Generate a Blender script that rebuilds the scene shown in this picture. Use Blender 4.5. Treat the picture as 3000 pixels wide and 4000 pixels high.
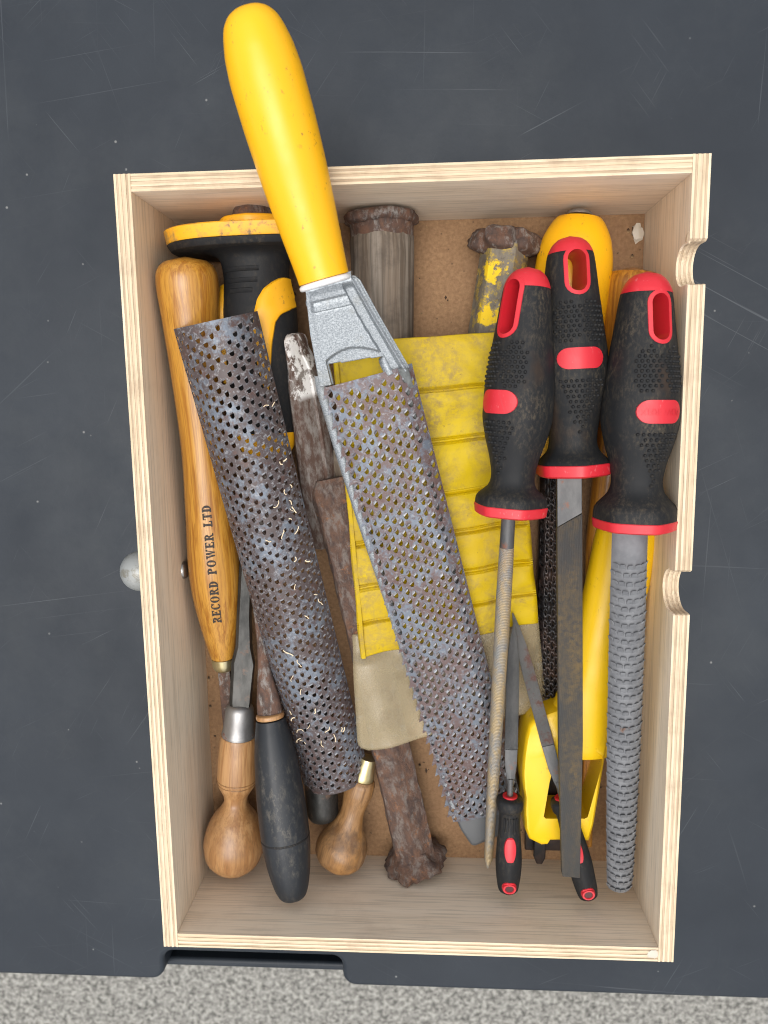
import bpy, bmesh, math, random
from mathutils import Vector, Matrix, Euler, noise as mnoise
rnd = random.Random(7)
scene = bpy.context.scene
for o in list(bpy.data.objects): bpy.data.objects.remove(o)

# ------------------------------------------------------------------ camera
FPX = 2907.9                                   # focal length in pixels of the 3000 x 4000 photograph
CAM = Vector((0.0123, 0.1099, 0.5083)); ROT = Euler((-0.150, 0.0603, -0.0153), 'XYZ')
cam_data = bpy.data.cameras.new('camera'); cam = bpy.data.objects.new('camera', cam_data)
scene.collection.objects.link(cam); scene.camera = cam
cam.location = CAM; cam.rotation_euler = ROT
cam_data.sensor_fit = 'VERTICAL'; cam_data.sensor_height = 36.0; cam_data.lens = FPX / 4000 * 36.0
cam_data.clip_start = 0.01; cam_data.clip_end = 60
cam_data.dof.use_dof = True; cam_data.dof.focus_distance = 0.45; cam_data.dof.aperture_fstop = 11
# ------------------------------------------------------------------ daylight (bright overcast)
world = bpy.data.worlds.new('World'); scene.world = world; world.use_nodes = True
wn = world.node_tree.nodes; wl = world.node_tree.links
sky = wn.new('ShaderNodeTexSky'); sky.sky_type = 'NISHITA'; sky.sun_disc = False
SUN_EL, SUN_AZ = math.radians(84), math.radians(215)
sky.sun_elevation = SUN_EL; sky.sun_rotation = SUN_AZ; sky.dust_density = 4.0; sky.air_density = 1.0; sky.ozone_density = 1.0
hs = wn.new('ShaderNodeHueSaturation'); hs.inputs['Saturation'].default_value = 0.22
wl.new(sky.outputs[0], hs.inputs['Color']); wl.new(hs.outputs[0], wn['Background'].inputs['Color'])
wn['Background'].inputs['Strength'].default_value = 0.15
sd = bpy.data.lights.new('sun', 'SUN'); sd.energy = 1.0; sd.angle = math.radians(50); sd.color = (1.0, 0.97, 0.93)
sun = bpy.data.objects.new('sun', sd); scene.collection.objects.link(sun)
sdir = Vector((math.sin(SUN_AZ) * math.cos(SUN_EL), math.cos(SUN_AZ) * math.cos(SUN_EL), math.sin(SUN_EL)))
sun.rotation_euler = sdir.to_track_quat('Z', 'Y').to_euler(); sun.location = sdir * 3
vs = scene.view_settings; vs.view_transform = 'Standard'; vs.look = 'None'; vs.gamma = 1.0; vs.use_curve_mapping = False
vs.exposure = 0.60; scene.cycles.filter_width = 1.1

# ------------------------------------------------------------------ pixel <-> place helpers
RM = ROT.to_matrix()
def PX(px, py, z):
    d = RM @ Vector(((px - 1500) / FPX, -(py - 2000) / FPX, -1.0))
    return CAM + d * ((z - CAM.z) / d.z)
def proj(P):
    q = RM.transposed() @ (P - CAM)
    return 1500 + FPX * q.x / -q.z, 2000 - FPX * q.y / -q.z, -q.z
def lerp(a, b, t): return a + (b - a) * t
def sstep(x, a, b): t_ = max(0.0, min(1.0, (x - a) / (b - a))); return t_ * t_ * (3 - 2 * t_)

class Frame:
    """local frame of a tool: origin at the lower end, y runs up along the tool, z away from the floor"""
    def __init__(s, top, bot, roll=0.0):
        s.B = PX(*bot); s.A = PX(*top); s.L = (s.A - s.B).length
        y = (s.A - s.B).normalized(); x = y.cross(Vector((0, 0, 1))).normalized(); z = x.cross(y)
        m = Matrix((x, y, z)).transposed()
        if roll: m = m @ Matrix.Rotation(roll, 3, 'Y')
        s.M = Matrix.Translation(s.B) @ m.to_4x4()
        a = math.atan2(top[0] - bot[0], bot[1] - top[1]); s.cos = math.cos(a)
    def y(s, py):
        lo, hi = -0.5, 1.5
        for _ in range(40):
            t = (lo + hi) / 2
            if proj(s.B.lerp(s.A, t))[1] > py: lo = t
            else: hi = t
        return lo * s.L
    def s_(s, y): return proj(s.B + (s.A - s.B) * (y / s.L))[2] / FPX * s.cos
    def pr(s, lst):
        out = []
        for it in lst:
            yy = s.y(it[0]); out.append((yy,) + tuple(v * s.s_(yy) for v in it[1:]))
        return sorted(out)
    def loc(s, px, py, z):                     # a photograph pixel at world height z, in local coordinates
        return s.M.inverted() @ PX(px, py, z)

def smooth(lst, n=40):
    """monotone cubic through (y, r...) rows"""
    ys = [r[0] for r in lst]; out = []
    K = len(lst[0]) - 1
    sl = []
    for k in range(K):
        d = [(lst[i + 1][k + 1] - lst[i][k + 1]) / max(1e-9, ys[i + 1] - ys[i]) for i in range(len(ys) - 1)]
        m = [d[0]] + [0 if d[i - 1] * d[i] <= 0 else 2 * d[i - 1] * d[i] / (d[i - 1] + d[i]) for i in range(1, len(d))] + [d[-1]]
        sl.append(m)
    for q in range(n + 1):
        y = ys[0] + (ys[-1] - ys[0]) * q / n
        i = max(j for j in range(len(ys) - 1) if ys[j] <= y + 1e-12)
        h = max(1e-9, ys[i + 1] - ys[i]); t = (y - ys[i]) / h; row = [y]
        for k in range(K):
            a, b = lst[i][k + 1], lst[i + 1][k + 1]
            row.append((2*t**3 - 3*t*t + 1) * a + (t**3 - 2*t*t + t) * h * sl[k][i] + (-2*t**3 + 3*t*t) * b + (t**3 - t*t) * h * sl[k][i + 1])
        out.append(tuple(row))
    return out
def interp(prof, y, k=1):
    if y <= prof[0][0]: return prof[0][k]
    for a, b in zip(prof, prof[1:]):
        if y <= b[0]: return lerp(a[k], b[k], (y - a[0]) / max(1e-9, b[0] - a[0]))
    return prof[-1][k]

class MB:
    def __init__(s): s.v = []; s.f = []
    def add(s, vs, fs):
        n = len(s.v); s.v += [tuple(v) for v in vs]; s.f += [tuple(i + n for i in f) for f in fs]
    def box(s, x0, x1, y0, y1, z0, z1):
        s.add([(x0,y0,z0),(x1,y0,z0),(x1,y1,z0),(x0,y1,z0),(x0,y0,z1),(x1,y0,z1),(x1,y1,z1),(x0,y1,z1)],
              [(3,2,1,0),(4,5,6,7),(0,1,5,4),(1,2,6,5),(2,3,7,6),(3,0,4,7)]); return s
    def rings(s, R, cap=True):
        n = len(R[0]); base = len(s.v); vs = [p for r in R for p in r]; fs = []
        for i in range(len(R) - 1):
            for j in range(n):
                k = (j + 1) % n; fs.append((i*n + j, i*n + k, (i+1)*n + k, (i+1)*n + j))
        if cap: fs.append(tuple(range(n - 1, -1, -1))); fs.append(tuple((len(R)-1)*n + j for j in range(n)))
        s.add(vs, fs); return s
    def lathe(s, prof, n=40, flat=1.0, jit=0.0, sides=0, blend=1.0, rot=0.0):
        R = []
        for row in prof:
            y, r = row[0], row[1]; rz = row[2] if len(row) > 2 else r * flat; ring = []
            for j in range(n):
                th = -2 * math.pi * j / n; k = 1.0
                if sides:
                    w = 2 * math.pi / sides; a = ((th - rot) % w) - w / 2
                    k = lerp(1.0, math.cos(w / 2) / math.cos(a) * 1.06, blend)
                if jit: k *= 1 + jit * mnoise.noise(Vector((math.cos(th) * 2, math.sin(th) * 2, y * 160)))
                ring.append((r * k * math.sin(th), y, rz * k * math.cos(th)))
            R.append(ring)
        return s.rings(R)
    def prism(s, poly, z0, z1, axis='z'):
        n = len(poly)
        def V(a, b, c): return {'z': (a, b, c), 'x': (c, a, b), 'y': (a, c, b)}[axis]
        vs = [V(a, b, z0) for a, b in poly] + [V(a, b, z1) for a, b in poly]
        fs = [tuple(range(n - 1, -1, -1)), tuple(range(n, 2 * n))] + [(i, (i+1) % n, n + (i+1) % n, n + i) for i in range(n)]
        s.add(vs, fs); return s
    def grid(s, rows, close=False):
        m = len(rows[0]); vs = [p for r in rows for p in r]
        s.add(vs, [(i*m + j, i*m + j + 1, (i+1)*m + j + 1, (i+1)*m + j) for i in range(len(rows) - 1) for j in range(m - 1)]); return s
    def mesh(s, name):
        me = bpy.data.meshes.new(name); me.from_pydata(s.v, [], s.f); me.validate()
        bm = bmesh.new(); bm.from_mesh(me); bmesh.ops.recalc_face_normals(bm, faces=bm.faces); bm.to_mesh(me); bm.free()
        return me
def put(name, me, material, parent=None, M=None, smooth_angle=40, bevel=None, solid=None, kind=None, label=None, subsurf=0):
    o = bpy.data.objects.new(name, me); scene.collection.objects.link(o)
    if material: me.materials.clear(); me.materials.append(material)
    if smooth_angle:
        me.shade_smooth() if hasattr(me, 'shade_smooth') else None
        me.set_sharp_from_angle(angle=math.radians(smooth_angle))
    if parent is not None:
        o.parent = parent; o.matrix_parent_inverse = parent_world(parent).inverted()
    if M is not None: o.matrix_basis = M
    WORLD[o.name] = M.copy() if M is not None else Matrix.Identity(4)
    if solid:
        d = o.modifiers.new('thickness', 'SOLIDIFY'); d.thickness = solid; d.offset = -1
    if bevel:
        b = o.modifiers.new('bevel', 'BEVEL'); b.width = bevel; b.segments = 3; b.limit_method = 'ANGLE'; b.angle_limit = math.radians(35); b.harden_normals = False
    if subsurf:
        b = o.modifiers.new('sub', 'SUBSURF'); b.levels = subsurf; b.render_levels = subsurf
    if kind: o['kind'] = kind
    if label: o['label'] = label
    return o
WORLD = {}
def parent_world(p): return WORLD.get(p.name, Matrix.Identity(4))
def thing(name, label, cat, loc, group=None):
    o = bpy.data.objects.new(name, None); scene.collection.objects.link(o); o.empty_display_size = 0.01
    o.location = loc; WORLD[o.name] = Matrix.Translation(loc); o['label'] = label; o['category'] = cat
    if group: o['group'] = group
    return o
def tag(o, label, cat, group=None):
    o['label'] = label; o['category'] = cat
    if group: o['group'] = group
    return o
def boolean(a, b, op):
    """mesh a (op) mesh b, both in one space"""
    oa = bpy.data.objects.new('tmp_a', a); ob = bpy.data.objects.new('tmp_b', b)
    scene.collection.objects.link(oa); scene.collection.objects.link(ob)
    m = oa.modifiers.new('b', 'BOOLEAN'); m.object = ob; m.operation = op; m.solver = 'EXACT'
    dg = bpy.context.evaluated_depsgraph_get()
    me = bpy.data.meshes.new_from_object(oa.evaluated_get(dg))
    bpy.data.objects.remove(oa); bpy.data.objects.remove(ob)
    return me

# ------------------------------------------------------------------ materials
class Mat:
    def __init__(s, name, rough=0.5, metal=0.0, spec=0.5, coat=0.0):
        s.m = bpy.data.materials.new(name); s.m.use_nodes = True; s.nt = s.m.node_tree; s.b = s.nt.nodes['Principled BSDF']
        s.b.inputs['Roughness'].default_value = rough; s.b.inputs['Metallic'].default_value = metal
        s.b.inputs['Specular IOR Level'].default_value = spec; s.b.inputs['Coat Weight'].default_value = coat
        s.tc = s.nt.nodes.new('ShaderNodeTexCoord'); s.bumpn = None
    def lk(s, a, b): s.nt.links.new(a, b)
    def setin(s, sock, v):
        if hasattr(v, 'is_output'): s.lk(v, sock)
        else: sock.default_value = v
    def vec(s, scale=(1, 1, 1), rot=(0, 0, 0), loc=(0, 0, 0), src='Object'):
        n = s.nt.nodes.new('ShaderNodeMapping'); s.lk(s.tc.outputs[src], n.inputs[0])
        n.inputs['Scale'].default_value = scale; n.inputs['Rotation'].default_value = rot; n.inputs['Location'].default_value = loc
        return n.outputs[0]
    def vec2(s, scale, ang, loc):
        a = s.vec(rot=(0, 0, ang)); n = s.nt.nodes.new('ShaderNodeMapping'); s.lk(a, n.inputs[0]); n.inputs['Scale'].default_value = scale; n.inputs['Location'].default_value = loc
        return n.outputs[0]
    def noise(s, scale=10, detail=4, rough=0.55, dist=0.0, v=None):
        n = s.nt.nodes.new('ShaderNodeTexNoise'); s.lk(v if v is not None else s.vec(), n.inputs['Vector'])
        n.inputs['Scale'].default_value = scale; n.inputs['Detail'].default_value = detail; n.inputs['Roughness'].default_value = rough; n.inputs['Distortion'].default_value = dist
        return n.outputs['Fac']
    def wave(s, scale, dist, v, detail=2, dscale=1.0, direction='X', prof='SIN'):
        n = s.nt.nodes.new('ShaderNodeTexWave'); s.lk(v, n.inputs['Vector']); n.bands_direction = direction; n.wave_profile = prof
        n.inputs['Scale'].default_value = scale; n.inputs['Distortion'].default_value = dist; n.inputs['Detail'].default_value = detail; n.inputs['Detail Scale'].default_value = dscale
        return n.outputs['Fac']
    def voro(s, scale, v=None, feature='F1', out='Distance'):
        n = s.nt.nodes.new('ShaderNodeTexVoronoi'); s.lk(v if v is not None else s.vec(), n.inputs['Vector']); n.feature = feature
        n.inputs['Scale'].default_value = scale; return n.outputs[out]
    def ramp(s, fac, lo, hi, a=0.0, b=1.0):
        n = s.nt.nodes.new('ShaderNodeMapRange'); s.lk(fac, n.inputs[0]); n.clamp = True
        n.inputs[1].default_value = lo; n.inputs[2].default_value = hi; n.inputs[3].default_value = a; n.inputs[4].default_value = b
        return n.outputs[0]
    def mul(s, a, b, op='MULTIPLY'):
        n = s.nt.nodes.new('ShaderNodeMath'); n.operation = op; s.setin(n.inputs[0], a); s.setin(n.inputs[1], b); return n.outputs[0]
    def mix(s, fac, a, b):
        n = s.nt.nodes.new('ShaderNodeMix'); n.data_type = 'RGBA'
        s.setin(n.inputs[0], fac)
        for q, c in ((6, a), (7, b)):
            if isinstance(c, tuple): n.inputs[q].default_value = c + (1,) if len(c) == 3 else c
            else: s.lk(c, n.inputs[q])
        return n.outputs[2]
    def col(s, c):
        if isinstance(c, tuple): s.b.inputs['Base Color'].default_value = c + (1,)
        else: s.lk(c, s.b.inputs['Base Color'])
        return s
    def rough(s, f): s.lk(f, s.b.inputs['Roughness']); return s
    def metal(s, f): s.lk(f, s.b.inputs['Metallic']); return s
    def bump(s, h, strength=0.3, dist=0.001):
        n = s.nt.nodes.new('ShaderNodeBump'); s.lk(h, n.inputs['Height']); n.inputs['Strength'].default_value = strength; n.inputs['Distance'].default_value = dist
        if s.bumpn: s.lk(s.bumpn.outputs[0], n.inputs['Normal'])
        s.bumpn = n; s.lk(n.outputs[0], s.b.inputs['Normal']); return s

def wood(name, c1, c2, c3=None, gx=140, gy=5, rough=0.45, axis='y', coat=0.0, dirt=0.0, dirtc=(0.05,0.035,0.02), seed=0.0):
    m = Mat(name, rough, coat=coat)
    sc = {'y': (gx, gy, gx), 'x': (gy, gx, gx), 'z': (gx, gx, gy)}[axis]
    v = m.vec(sc, loc=(seed, seed * 2, seed)); f = m.noise(1.0, 5, 0.6, 0.6, v)
    v2 = m.vec(tuple(q * 0.22 for q in sc), loc=(seed, 1, seed)); w = m.noise(1.0, 3, 0.5, 1.2, v2)
    c = m.mix(m.ramp(f, 0.43, 0.60), c1, c2)
    c = m.mix(m.ramp(w, 0.48, 0.66, 0, 0.5), c, c3 or c2)
    fine = m.noise(1.0, 2, 0.5, 0, m.vec(tuple(q * 4 for q in sc)))
    c = m.mix(m.ramp(fine, 0.50, 0.66, 0, 0.35), c, tuple(q * 0.45 for q in c2))
    if dirt: c = m.mix(m.ramp(m.noise(45, 6, 0.7), 0.5, 0.72, 0, dirt), c, dirtc)
    m.col(c); m.bump(f, 0.12, 0.0006); return m
def plastic(name, c, rough=0.38, speck=0.5, seed=0.0, dirtc=(0.25, 0.12, 0.03)):
    m = Mat(name, rough)
    sp = m.ramp(m.noise(360, 3, 0.6, 0, m.vec((1, 0.6, 1), loc=(seed, 0, 0))), 0.63, 0.69)
    ms = m.ramp(m.noise(40, 3, 0.6, 0, m.vec(loc=(seed, 3, 0))), 0.46, 0.58)
    cl = m.mix(m.mul(m.mul(sp, ms), speck), c, dirtc)
    cl = m.mix(m.ramp(m.noise(16, 4, 0.6), 0.4, 0.75, 0, 0.12), cl, tuple(q * 0.6 for q in c))
    sc = m.mul(m.ramp(m.noise(1.0, 2, 0.5, 0, m.vec2((40, 900, 40), 1.2, (seed, 0, 0))), 0.68, 0.73), m.ramp(m.noise(22, 2, 0.5, 0, m.vec(loc=(seed, 9, 0))), 0.5, 0.62))
    cl = m.mix(m.mul(sc, 0.5 * speck), cl, tuple(q * 0.45 + 0.08 for q in c))
    m.col(cl); m.bump(m.noise(900, 2, 0.5), 0.05, 0.0003)
    m.rough(m.ramp(m.noise(70, 4), 0.3, 0.7, rough - 0.06, rough + 0.1)); return m
def rusty(name, c1=(0.13, 0.065, 0.04), c2=(0.055, 0.035, 0.028), c3=(0.26, 0.24, 0.22), amount=0.45, rough=0.75, metal=0.35, orange=0.25, bump=0.6, seed=0.0):
    m = Mat(name, rough)
    n1 = m.noise(150, 8, 0.68, 0.4, m.vec((1, 0.6, 1), loc=(seed, seed, 0))); n2 = m.noise(420, 6, 0.7, 0, m.vec(loc=(seed, 0, 1)))
    c = m.mix(m.ramp(n1, 0.38, 0.62), c1, c2)
    g = m.ramp(m.noise(210, 7, 0.72, 0.3, m.vec((1, 0.5, 1), loc=(3 + seed, 0, 0))), 0.62 - amount * 0.25, 0.74 - amount * 0.2)
    c = m.mix(g, c, c3)
    c = m.mix(m.ramp(m.noise(120, 7, 0.72, 0, m.vec(loc=(9 + seed, 2, 0))), 0.58, 0.7, 0, orange), c, (0.32, 0.12, 0.03))
    c = m.mix(m.ramp(n2, 0.55, 0.75, 0, 0.6), c, (0.035, 0.022, 0.018))
    m.col(c); m.bump(n1, bump, 0.002); m.bump(n2, bump * 0.7, 0.0008); m.metal(m.mul(g, metal)); return m

MT = {}
def setup_materials():
    # bench plastic with scratches and dust
    m = Mat('bench_plastic', 0.5, spec=0.26)
    c = m.mix(m.ramp(m.noise(6, 5, 0.6), 0.35, 0.7), (0.014, 0.0185, 0.025), (0.023, 0.029, 0.037))
    tot = None
    for k, (ang, sx, sy, lo, ms) in enumerate(((0.5, 5, 520, 0.70, 9), (-0.7, 6, 620, 0.71, 11), (1.25, 4, 480, 0.715, 8), (-0.12, 3.5, 560, 0.70, 7), (2.2, 9, 700, 0.70, 14), (0.05, 5, 420, 0.70, 5), (1.6, 6, 500, 0.70, 6), (0.9, 14, 1100, 0.69, 16), (-1.1, 16, 1200, 0.69, 18), (2.7, 12, 1000, 0.69, 13))):
        f = m.noise(1.0, 2.0, 0.5, 0.0, m.vec2((sx, sy, 1), ang, (k * 3.1, k, 0)))
        f = m.ramp(f, lo, lo + 0.05)
        f = m.mul(f, m.ramp(m.noise(ms, 2, 0.5, 0, m.vec(loc=(k * 5, 2, 0))), 0.47, 0.64))
        tot = f if tot is None else m.mul(tot, f, 'MAXIMUM')
    c = m.mix(m.mul(tot, 0.28), c, (0.14, 0.15, 0.16))
    c = m.mix(m.ramp(m.noise(9, 6, 0.7, 0, m.vec(loc=(4, 4, 0))), 0.50, 0.75, 0, 0.28), c, (0.050, 0.055, 0.057))
    dust = m.ramp(m.voro(95), 0.10, 0.05); dmask = m.ramp(m.noise(60, 2, 0.5, 0, m.vec(loc=(8, 1, 0))), 0.60, 0.66)
    c = m.mix(m.mul(m.mul(dust, dmask), 0.6), c, (0.25, 0.25, 0.24))
    m.col(c); m.bump(m.noise(260, 3, 0.6), 0.10, 0.0006); m.bump(tot, -0.15, 0.0004)
    m.rough(m.ramp(m.noise(22, 5, 0.6), 0.3, 0.7, 0.40, 0.56)); MT['bench'] = m.m
    # ground
    m = Mat('concrete_ground', 0.9)
    a = m.noise(105, 6, 0.76); b = m.noise(45, 3, 0.5, 0, m.vec(loc=(3, 1, 0)))
    c = m.mix(m.ramp(a, 0.40, 0.60), (0.09, 0.088, 0.078), (0.46, 0.445, 0.40))
    c = m.mix(m.ramp(b, 0.52, 0.68, 0, 0.35), c, (0.40, 0.39, 0.355))
    c = m.mix(m.ramp(m.noise(160, 3, 0.5, 0, m.vec(loc=(5, 5, 0))), 0.56, 0.66, 0, 0.5), c, (0.11, 0.105, 0.092))
    m.col(c); m.bump(a, 0.8, 0.01); MT['ground'] = m.m
    # plywood: face veneers and edge layers
    MT['face_y'] = wood('birch_veneer_long', (0.82, 0.695, 0.53), (0.78, 0.645, 0.475), (0.75, 0.61, 0.44), 210, 6, 0.6, 'y', dirt=0.10, dirtc=(0.25, 0.16, 0.09)).m
    MT['face_x'] = wood('birch_veneer_cross', (0.82, 0.70, 0.55), (0.78, 0.655, 0.505), (0.75, 0.62, 0.465), 210, 6, 0.6, 'x', dirt=0.14, dirtc=(0.25, 0.15, 0.09), seed=3).m
    for ax in 'xy':
        for k, (c1, c2) in enumerate((((0.73, 0.60, 0.42), (0.60, 0.465, 0.30)), ((0.58, 0.45, 0.305), (0.42, 0.31, 0.20)), ((0.62, 0.49, 0.34), (0.48, 0.36, 0.235)))):
            m = wood('ply_edge_%s%d' % (ax, k), c1, c2, None, 420, 14, 0.65, ax, dirt=0.35, dirtc=(0.22, 0.14, 0.08), seed=k * 2.2)
            MT['ply_%s%d' % (ax, k)] = m.m
    m = Mat('hardboard', 0.75)
    n = m.noise(420, 4, 0.7); n2 = m.noise(22, 5, 0.6)
    c = m.mix(m.ramp(n, 0.35, 0.68), (0.20, 0.105, 0.045), (0.31, 0.18, 0.085)); c = m.mix(m.ramp(n2, 0.45, 0.7, 0, 0.5), c, (0.15, 0.075, 0.032))
    c = m.mix(m.ramp(m.voro(120), 0.09, 0.05, 0, 0.7), c, (0.07, 0.035, 0.015))
    m.col(c); m.bump(n, 0.25, 0.0006); MT['hardboard'] = m.m
    # plastics
    MT['yellow'] = plastic('glossy_yellow_plastic', (0.86, 0.435, 0.003), 0.36, 0.8).m
    MT['yellow2'] = plastic('lemon_yellow_plastic', (0.84, 0.53, 0.004), 0.36, 0.5, 4).m
    m = Mat('worn_amber_yellow_plastic', 0.5)
    c = m.mix(m.ramp(m.noise(75, 7, 0.72), 0.46, 0.62, 0, 0.85), (0.80, 0.38, 0.010), (0.28, 0.17, 0.06)); c = m.mix(m.ramp(m.noise(300, 4, 0.7), 0.58, 0.7, 0, 0.6), c, (0.10, 0.07, 0.04))
    m.col(c); MT['amber_dirty'] = m.m
    MT['amber'] = plastic('amber_yellow_plastic', (0.82, 0.40, 0.008), 0.42, 0.6, 8).m
    MT['white'] = plastic('white_plastic', (0.80, 0.79, 0.78), 0.35, 0.3).m
    MT['red'] = plastic('red_plastic', (0.56, 0.017, 0.028), 0.42, 0.25, 2, (0.7, 0.3, 0.3)).m
    for nm, dust, sd_ in (('rubber', 0.4, 0), ('rubber_dusty', 0.5, 6), ('rubber_clean', 0.25, 9)):
        m = Mat(nm, 0.62, spec=0.28)
        n = m.noise(560, 5, 0.75, 0, m.vec((1, 0.5, 1), loc=(sd_, 0, 0))); k = m.ramp(m.noise(60, 6, 0.7, 0, m.vec((1, 0.5, 1), loc=(0, sd_, 0))), 0.40, 0.66)
        c = m.mix(m.mul(m.mul(m.ramp(n, 0.46, 0.68), k), dust), (0.010, 0.0105, 0.0115), (0.15, 0.115, 0.07))
        c = m.mix(m.ramp(m.noise(30, 5, 0.6, 0, m.vec((1, 0.6, 1), loc=(2, sd_, 5))), 0.60, 0.70, 0, 0.5 * dust), c, (0.09, 0.045, 0.018))
        m.col(c); m.bump(n, 0.2, 0.0004); MT[nm] = m.m
    # pouch
    m = Mat('yellow_vinyl', 0.5, spec=0.22)
    st = m.noise(34, 8, 0.72, 0.6); fi = m.noise(300, 6, 0.75)
    c = m.mix(m.ramp(m.noise(14, 4), 0.35, 0.65), (0.46, 0.305, 0.0015), (0.57, 0.40, 0.002))
    c = m.mix(m.mul(m.ramp(st, 0.42, 0.62, 0, 0.9), m.ramp(fi, 0.34, 0.58)), c, (0.28, 0.19, 0.055))
    c = m.mix(m.ramp(m.noise(260, 4, 0.7, 0, m.vec(loc=(3, 0, 0))), 0.66, 0.73, 0, 0.7), c, (0.14, 0.08, 0.03))
    m.col(c); m.bump(m.noise(55, 4, 0.5), 0.25, 0.0015); MT['pouch'] = m.m
    m = Mat('clear_vinyl', 0.3)
    gr = m.noise(40, 6, 0.7, 0.6)
    c = m.mix(m.ramp(gr, 0.40, 0.65), (0.50, 0.41, 0.25), (0.36, 0.29, 0.17)); c = m.mix(m.ramp(m.noise(24, 4, 0.6, 1, m.vec((1, 1, 1), loc=(7, 0, 0))), 0.55, 0.7, 0, 0.7), c, (0.50, 0.48, 0.42))
    m.col(c); m.lk(m.ramp(gr, 0.38, 0.62, 0.26, 0.56), m.b.inputs['Alpha']); m.bump(m.noise(45, 3), 0.2, 0.0012); MT['clear'] = m.m
    # steels
    def perforated(name, tone, blue, seed):
        m = Mat(name, 0.5)
        a = m.noise(230, 7, 0.72, 0.5, m.vec((1, 0.8, 1), loc=(seed, 0, 0))); b = m.noise(38, 5, 0.65, 0, m.vec(loc=(seed, 4, 0)))
        k = m.ramp(m.mul(a, m.mul(b, blue, 'ADD'), 'ADD'), 0.98, 1.14)
        c = m.mix(k, tone, (0.15, 0.172, 0.205))
        c = m.mix(m.ramp(m.noise(420, 5, 0.7, 0, m.vec(loc=(seed, 1, 2))), 0.54, 0.64, 0, 0.7), c, (0.27, 0.27, 0.28))
        c = m.mix(m.ramp(m.noise(130, 6, 0.72, 0, m.vec(loc=(seed + 2, 8, 2))), 0.54, 0.64, 0, 0.8), c, (0.085, 0.042, 0.032))
        m.col(c); m.metal(m.ramp(k, 0, 1, 0.1, 0.45)); m.rough(m.ramp(a, 0.3, 0.7, 0.42, 0.62)); m.bump(a, 0.15, 0.0004); return m.m
    MT['perf_main'] = perforated('mottled_perforated_steel', (0.115, 0.075, 0.070), 0.03, 0)
    MT['perf_left'] = perforated('heat_tinted_perforated_steel', (0.066, 0.048, 0.046), -0.02, 7)
    m = Mat('worn_tooth_steel', 0.45, metal=0.4); m.col(m.mix(m.ramp(m.noise(150, 5, 0.7), 0.42, 0.62), (0.10, 0.085, 0.085), (0.30, 0.31, 0.33))); MT['tooth'] = m.m
    m = Mat('black_perforated_steel', 0.35, metal=0.4)
    m.col(m.mix(m.ramp(m.noise(70, 6, 0.7), 0.42, 0.65), (0.022, 0.021, 0.022), (0.065, 0.042, 0.034))); m.bump(m.noise(120, 4), 0.3, 0.001); MT['perf_black'] = m.m
    m = Mat('cast_aluminium', 0.5, metal=0.5)
    n = m.noise(1300, 2, 0.6); c = m.mix(m.ramp(n, 0.38, 0.66), (0.21, 0.23, 0.245), (0.40, 0.425, 0.44)); c = m.mix(m.ramp(m.noise(55, 5, 0.7), 0.55, 0.72, 0, 0.5), c, (0.24, 0.23, 0.19))
    m.col(c); m.bump(n, 0.35, 0.0004); MT['cast'] = m.m
    m = Mat('cast_aluminium_rim', 0.4, metal=0.7)
    m.col(m.mix(m.ramp(m.noise(130, 5, 0.7), 0.42, 0.64), (0.13, 0.145, 0.16), (0.36, 0.39, 0.41))); m.bump(m.noise(300, 4), 0.25, 0.0005); MT['cast_rim'] = m.m
    m = Mat('cast_aluminium_dull', 0.55, metal=0.4); m.col(m.mix(m.ramp(m.noise(110, 5, 0.7), 0.42, 0.64), (0.10, 0.105, 0.10), (0.20, 0.21, 0.205))); m.bump(m.noise(300, 4), 0.25, 0.0005); MT['cast_dark'] = m.m
    MT['dark_plastic'] = plastic('grey_toe_plastic', (0.09, 0.095, 0.10), 0.45, 0.4).m
    MT['rust'] = rusty('brown_rust').m
    MT['rust_heavy'] = rusty('flaking_rust', (0.13, 0.068, 0.042), (0.060, 0.038, 0.031), (0.17, 0.14, 0.12), 0.5, 0.85, 0.1, 0.8, 1.0, 3).m
    MT['rust_light'] = rusty('rust_with_bare_steel', (0.15, 0.085, 0.06), (0.085, 0.05, 0.038), (0.30, 0.27, 0.245), 0.65, 0.6, 0.4, 0.3, 0.6, 5).m
    m = Mat('painted_rusty_bar', 0.6)
    n = m.noise(260, 7, 0.74, 0, m.vec((1, 0.4, 1))); c = m.mix(m.ramp(n, 0.44, 0.60), (0.085, 0.048, 0.034), (0.20, 0.175, 0.155))
    sy = m.nt.nodes.new('ShaderNodeSeparateXYZ'); m.lk(m.tc.outputs['Object'], sy.inputs[0])
    wh = m.mul(m.ramp(sy.outputs[1], 0.103, 0.107), m.ramp(m.noise(120, 7, 0.75, 0, m.vec((1, 0.6, 1), loc=(2, 0, 0))), 0.47, 0.53))
    c = m.mix(wh, c, (0.66, 0.64, 0.61)); m.col(c); m.bump(n, 0.5, 0.001); MT['bar'] = m.m
    m = Mat('yellow_flaked_steel', 0.75)
    n = m.noise(75, 8, 0.72, 0.3, m.vec((1, 0.5, 1))); c = m.mix(m.ramp(n, 0.4, 0.62), (0.115, 0.095, 0.07), (0.20, 0.175, 0.135))
    c = m.mix(m.ramp(m.noise(160, 6, 0.75), 0.50, 0.62, 0, 0.8), c, (0.42, 0.29, 0.03)); c = m.mix(m.ramp(m.noise(60, 7, 0.7, 0, m.vec(loc=(6, 1, 0))), 0.54, 0.58), c, (0.78, 0.52, 0.008))
    c = m.mix(m.ramp(m.noise(90, 6, 0.7, 0, m.vec(loc=(1, 7, 0))), 0.58, 0.68, 0, 0.8), c, (0.07, 0.045, 0.03)); m.col(c); m.bump(n, 0.7, 0.0015); MT['flaked'] = m.m
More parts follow.
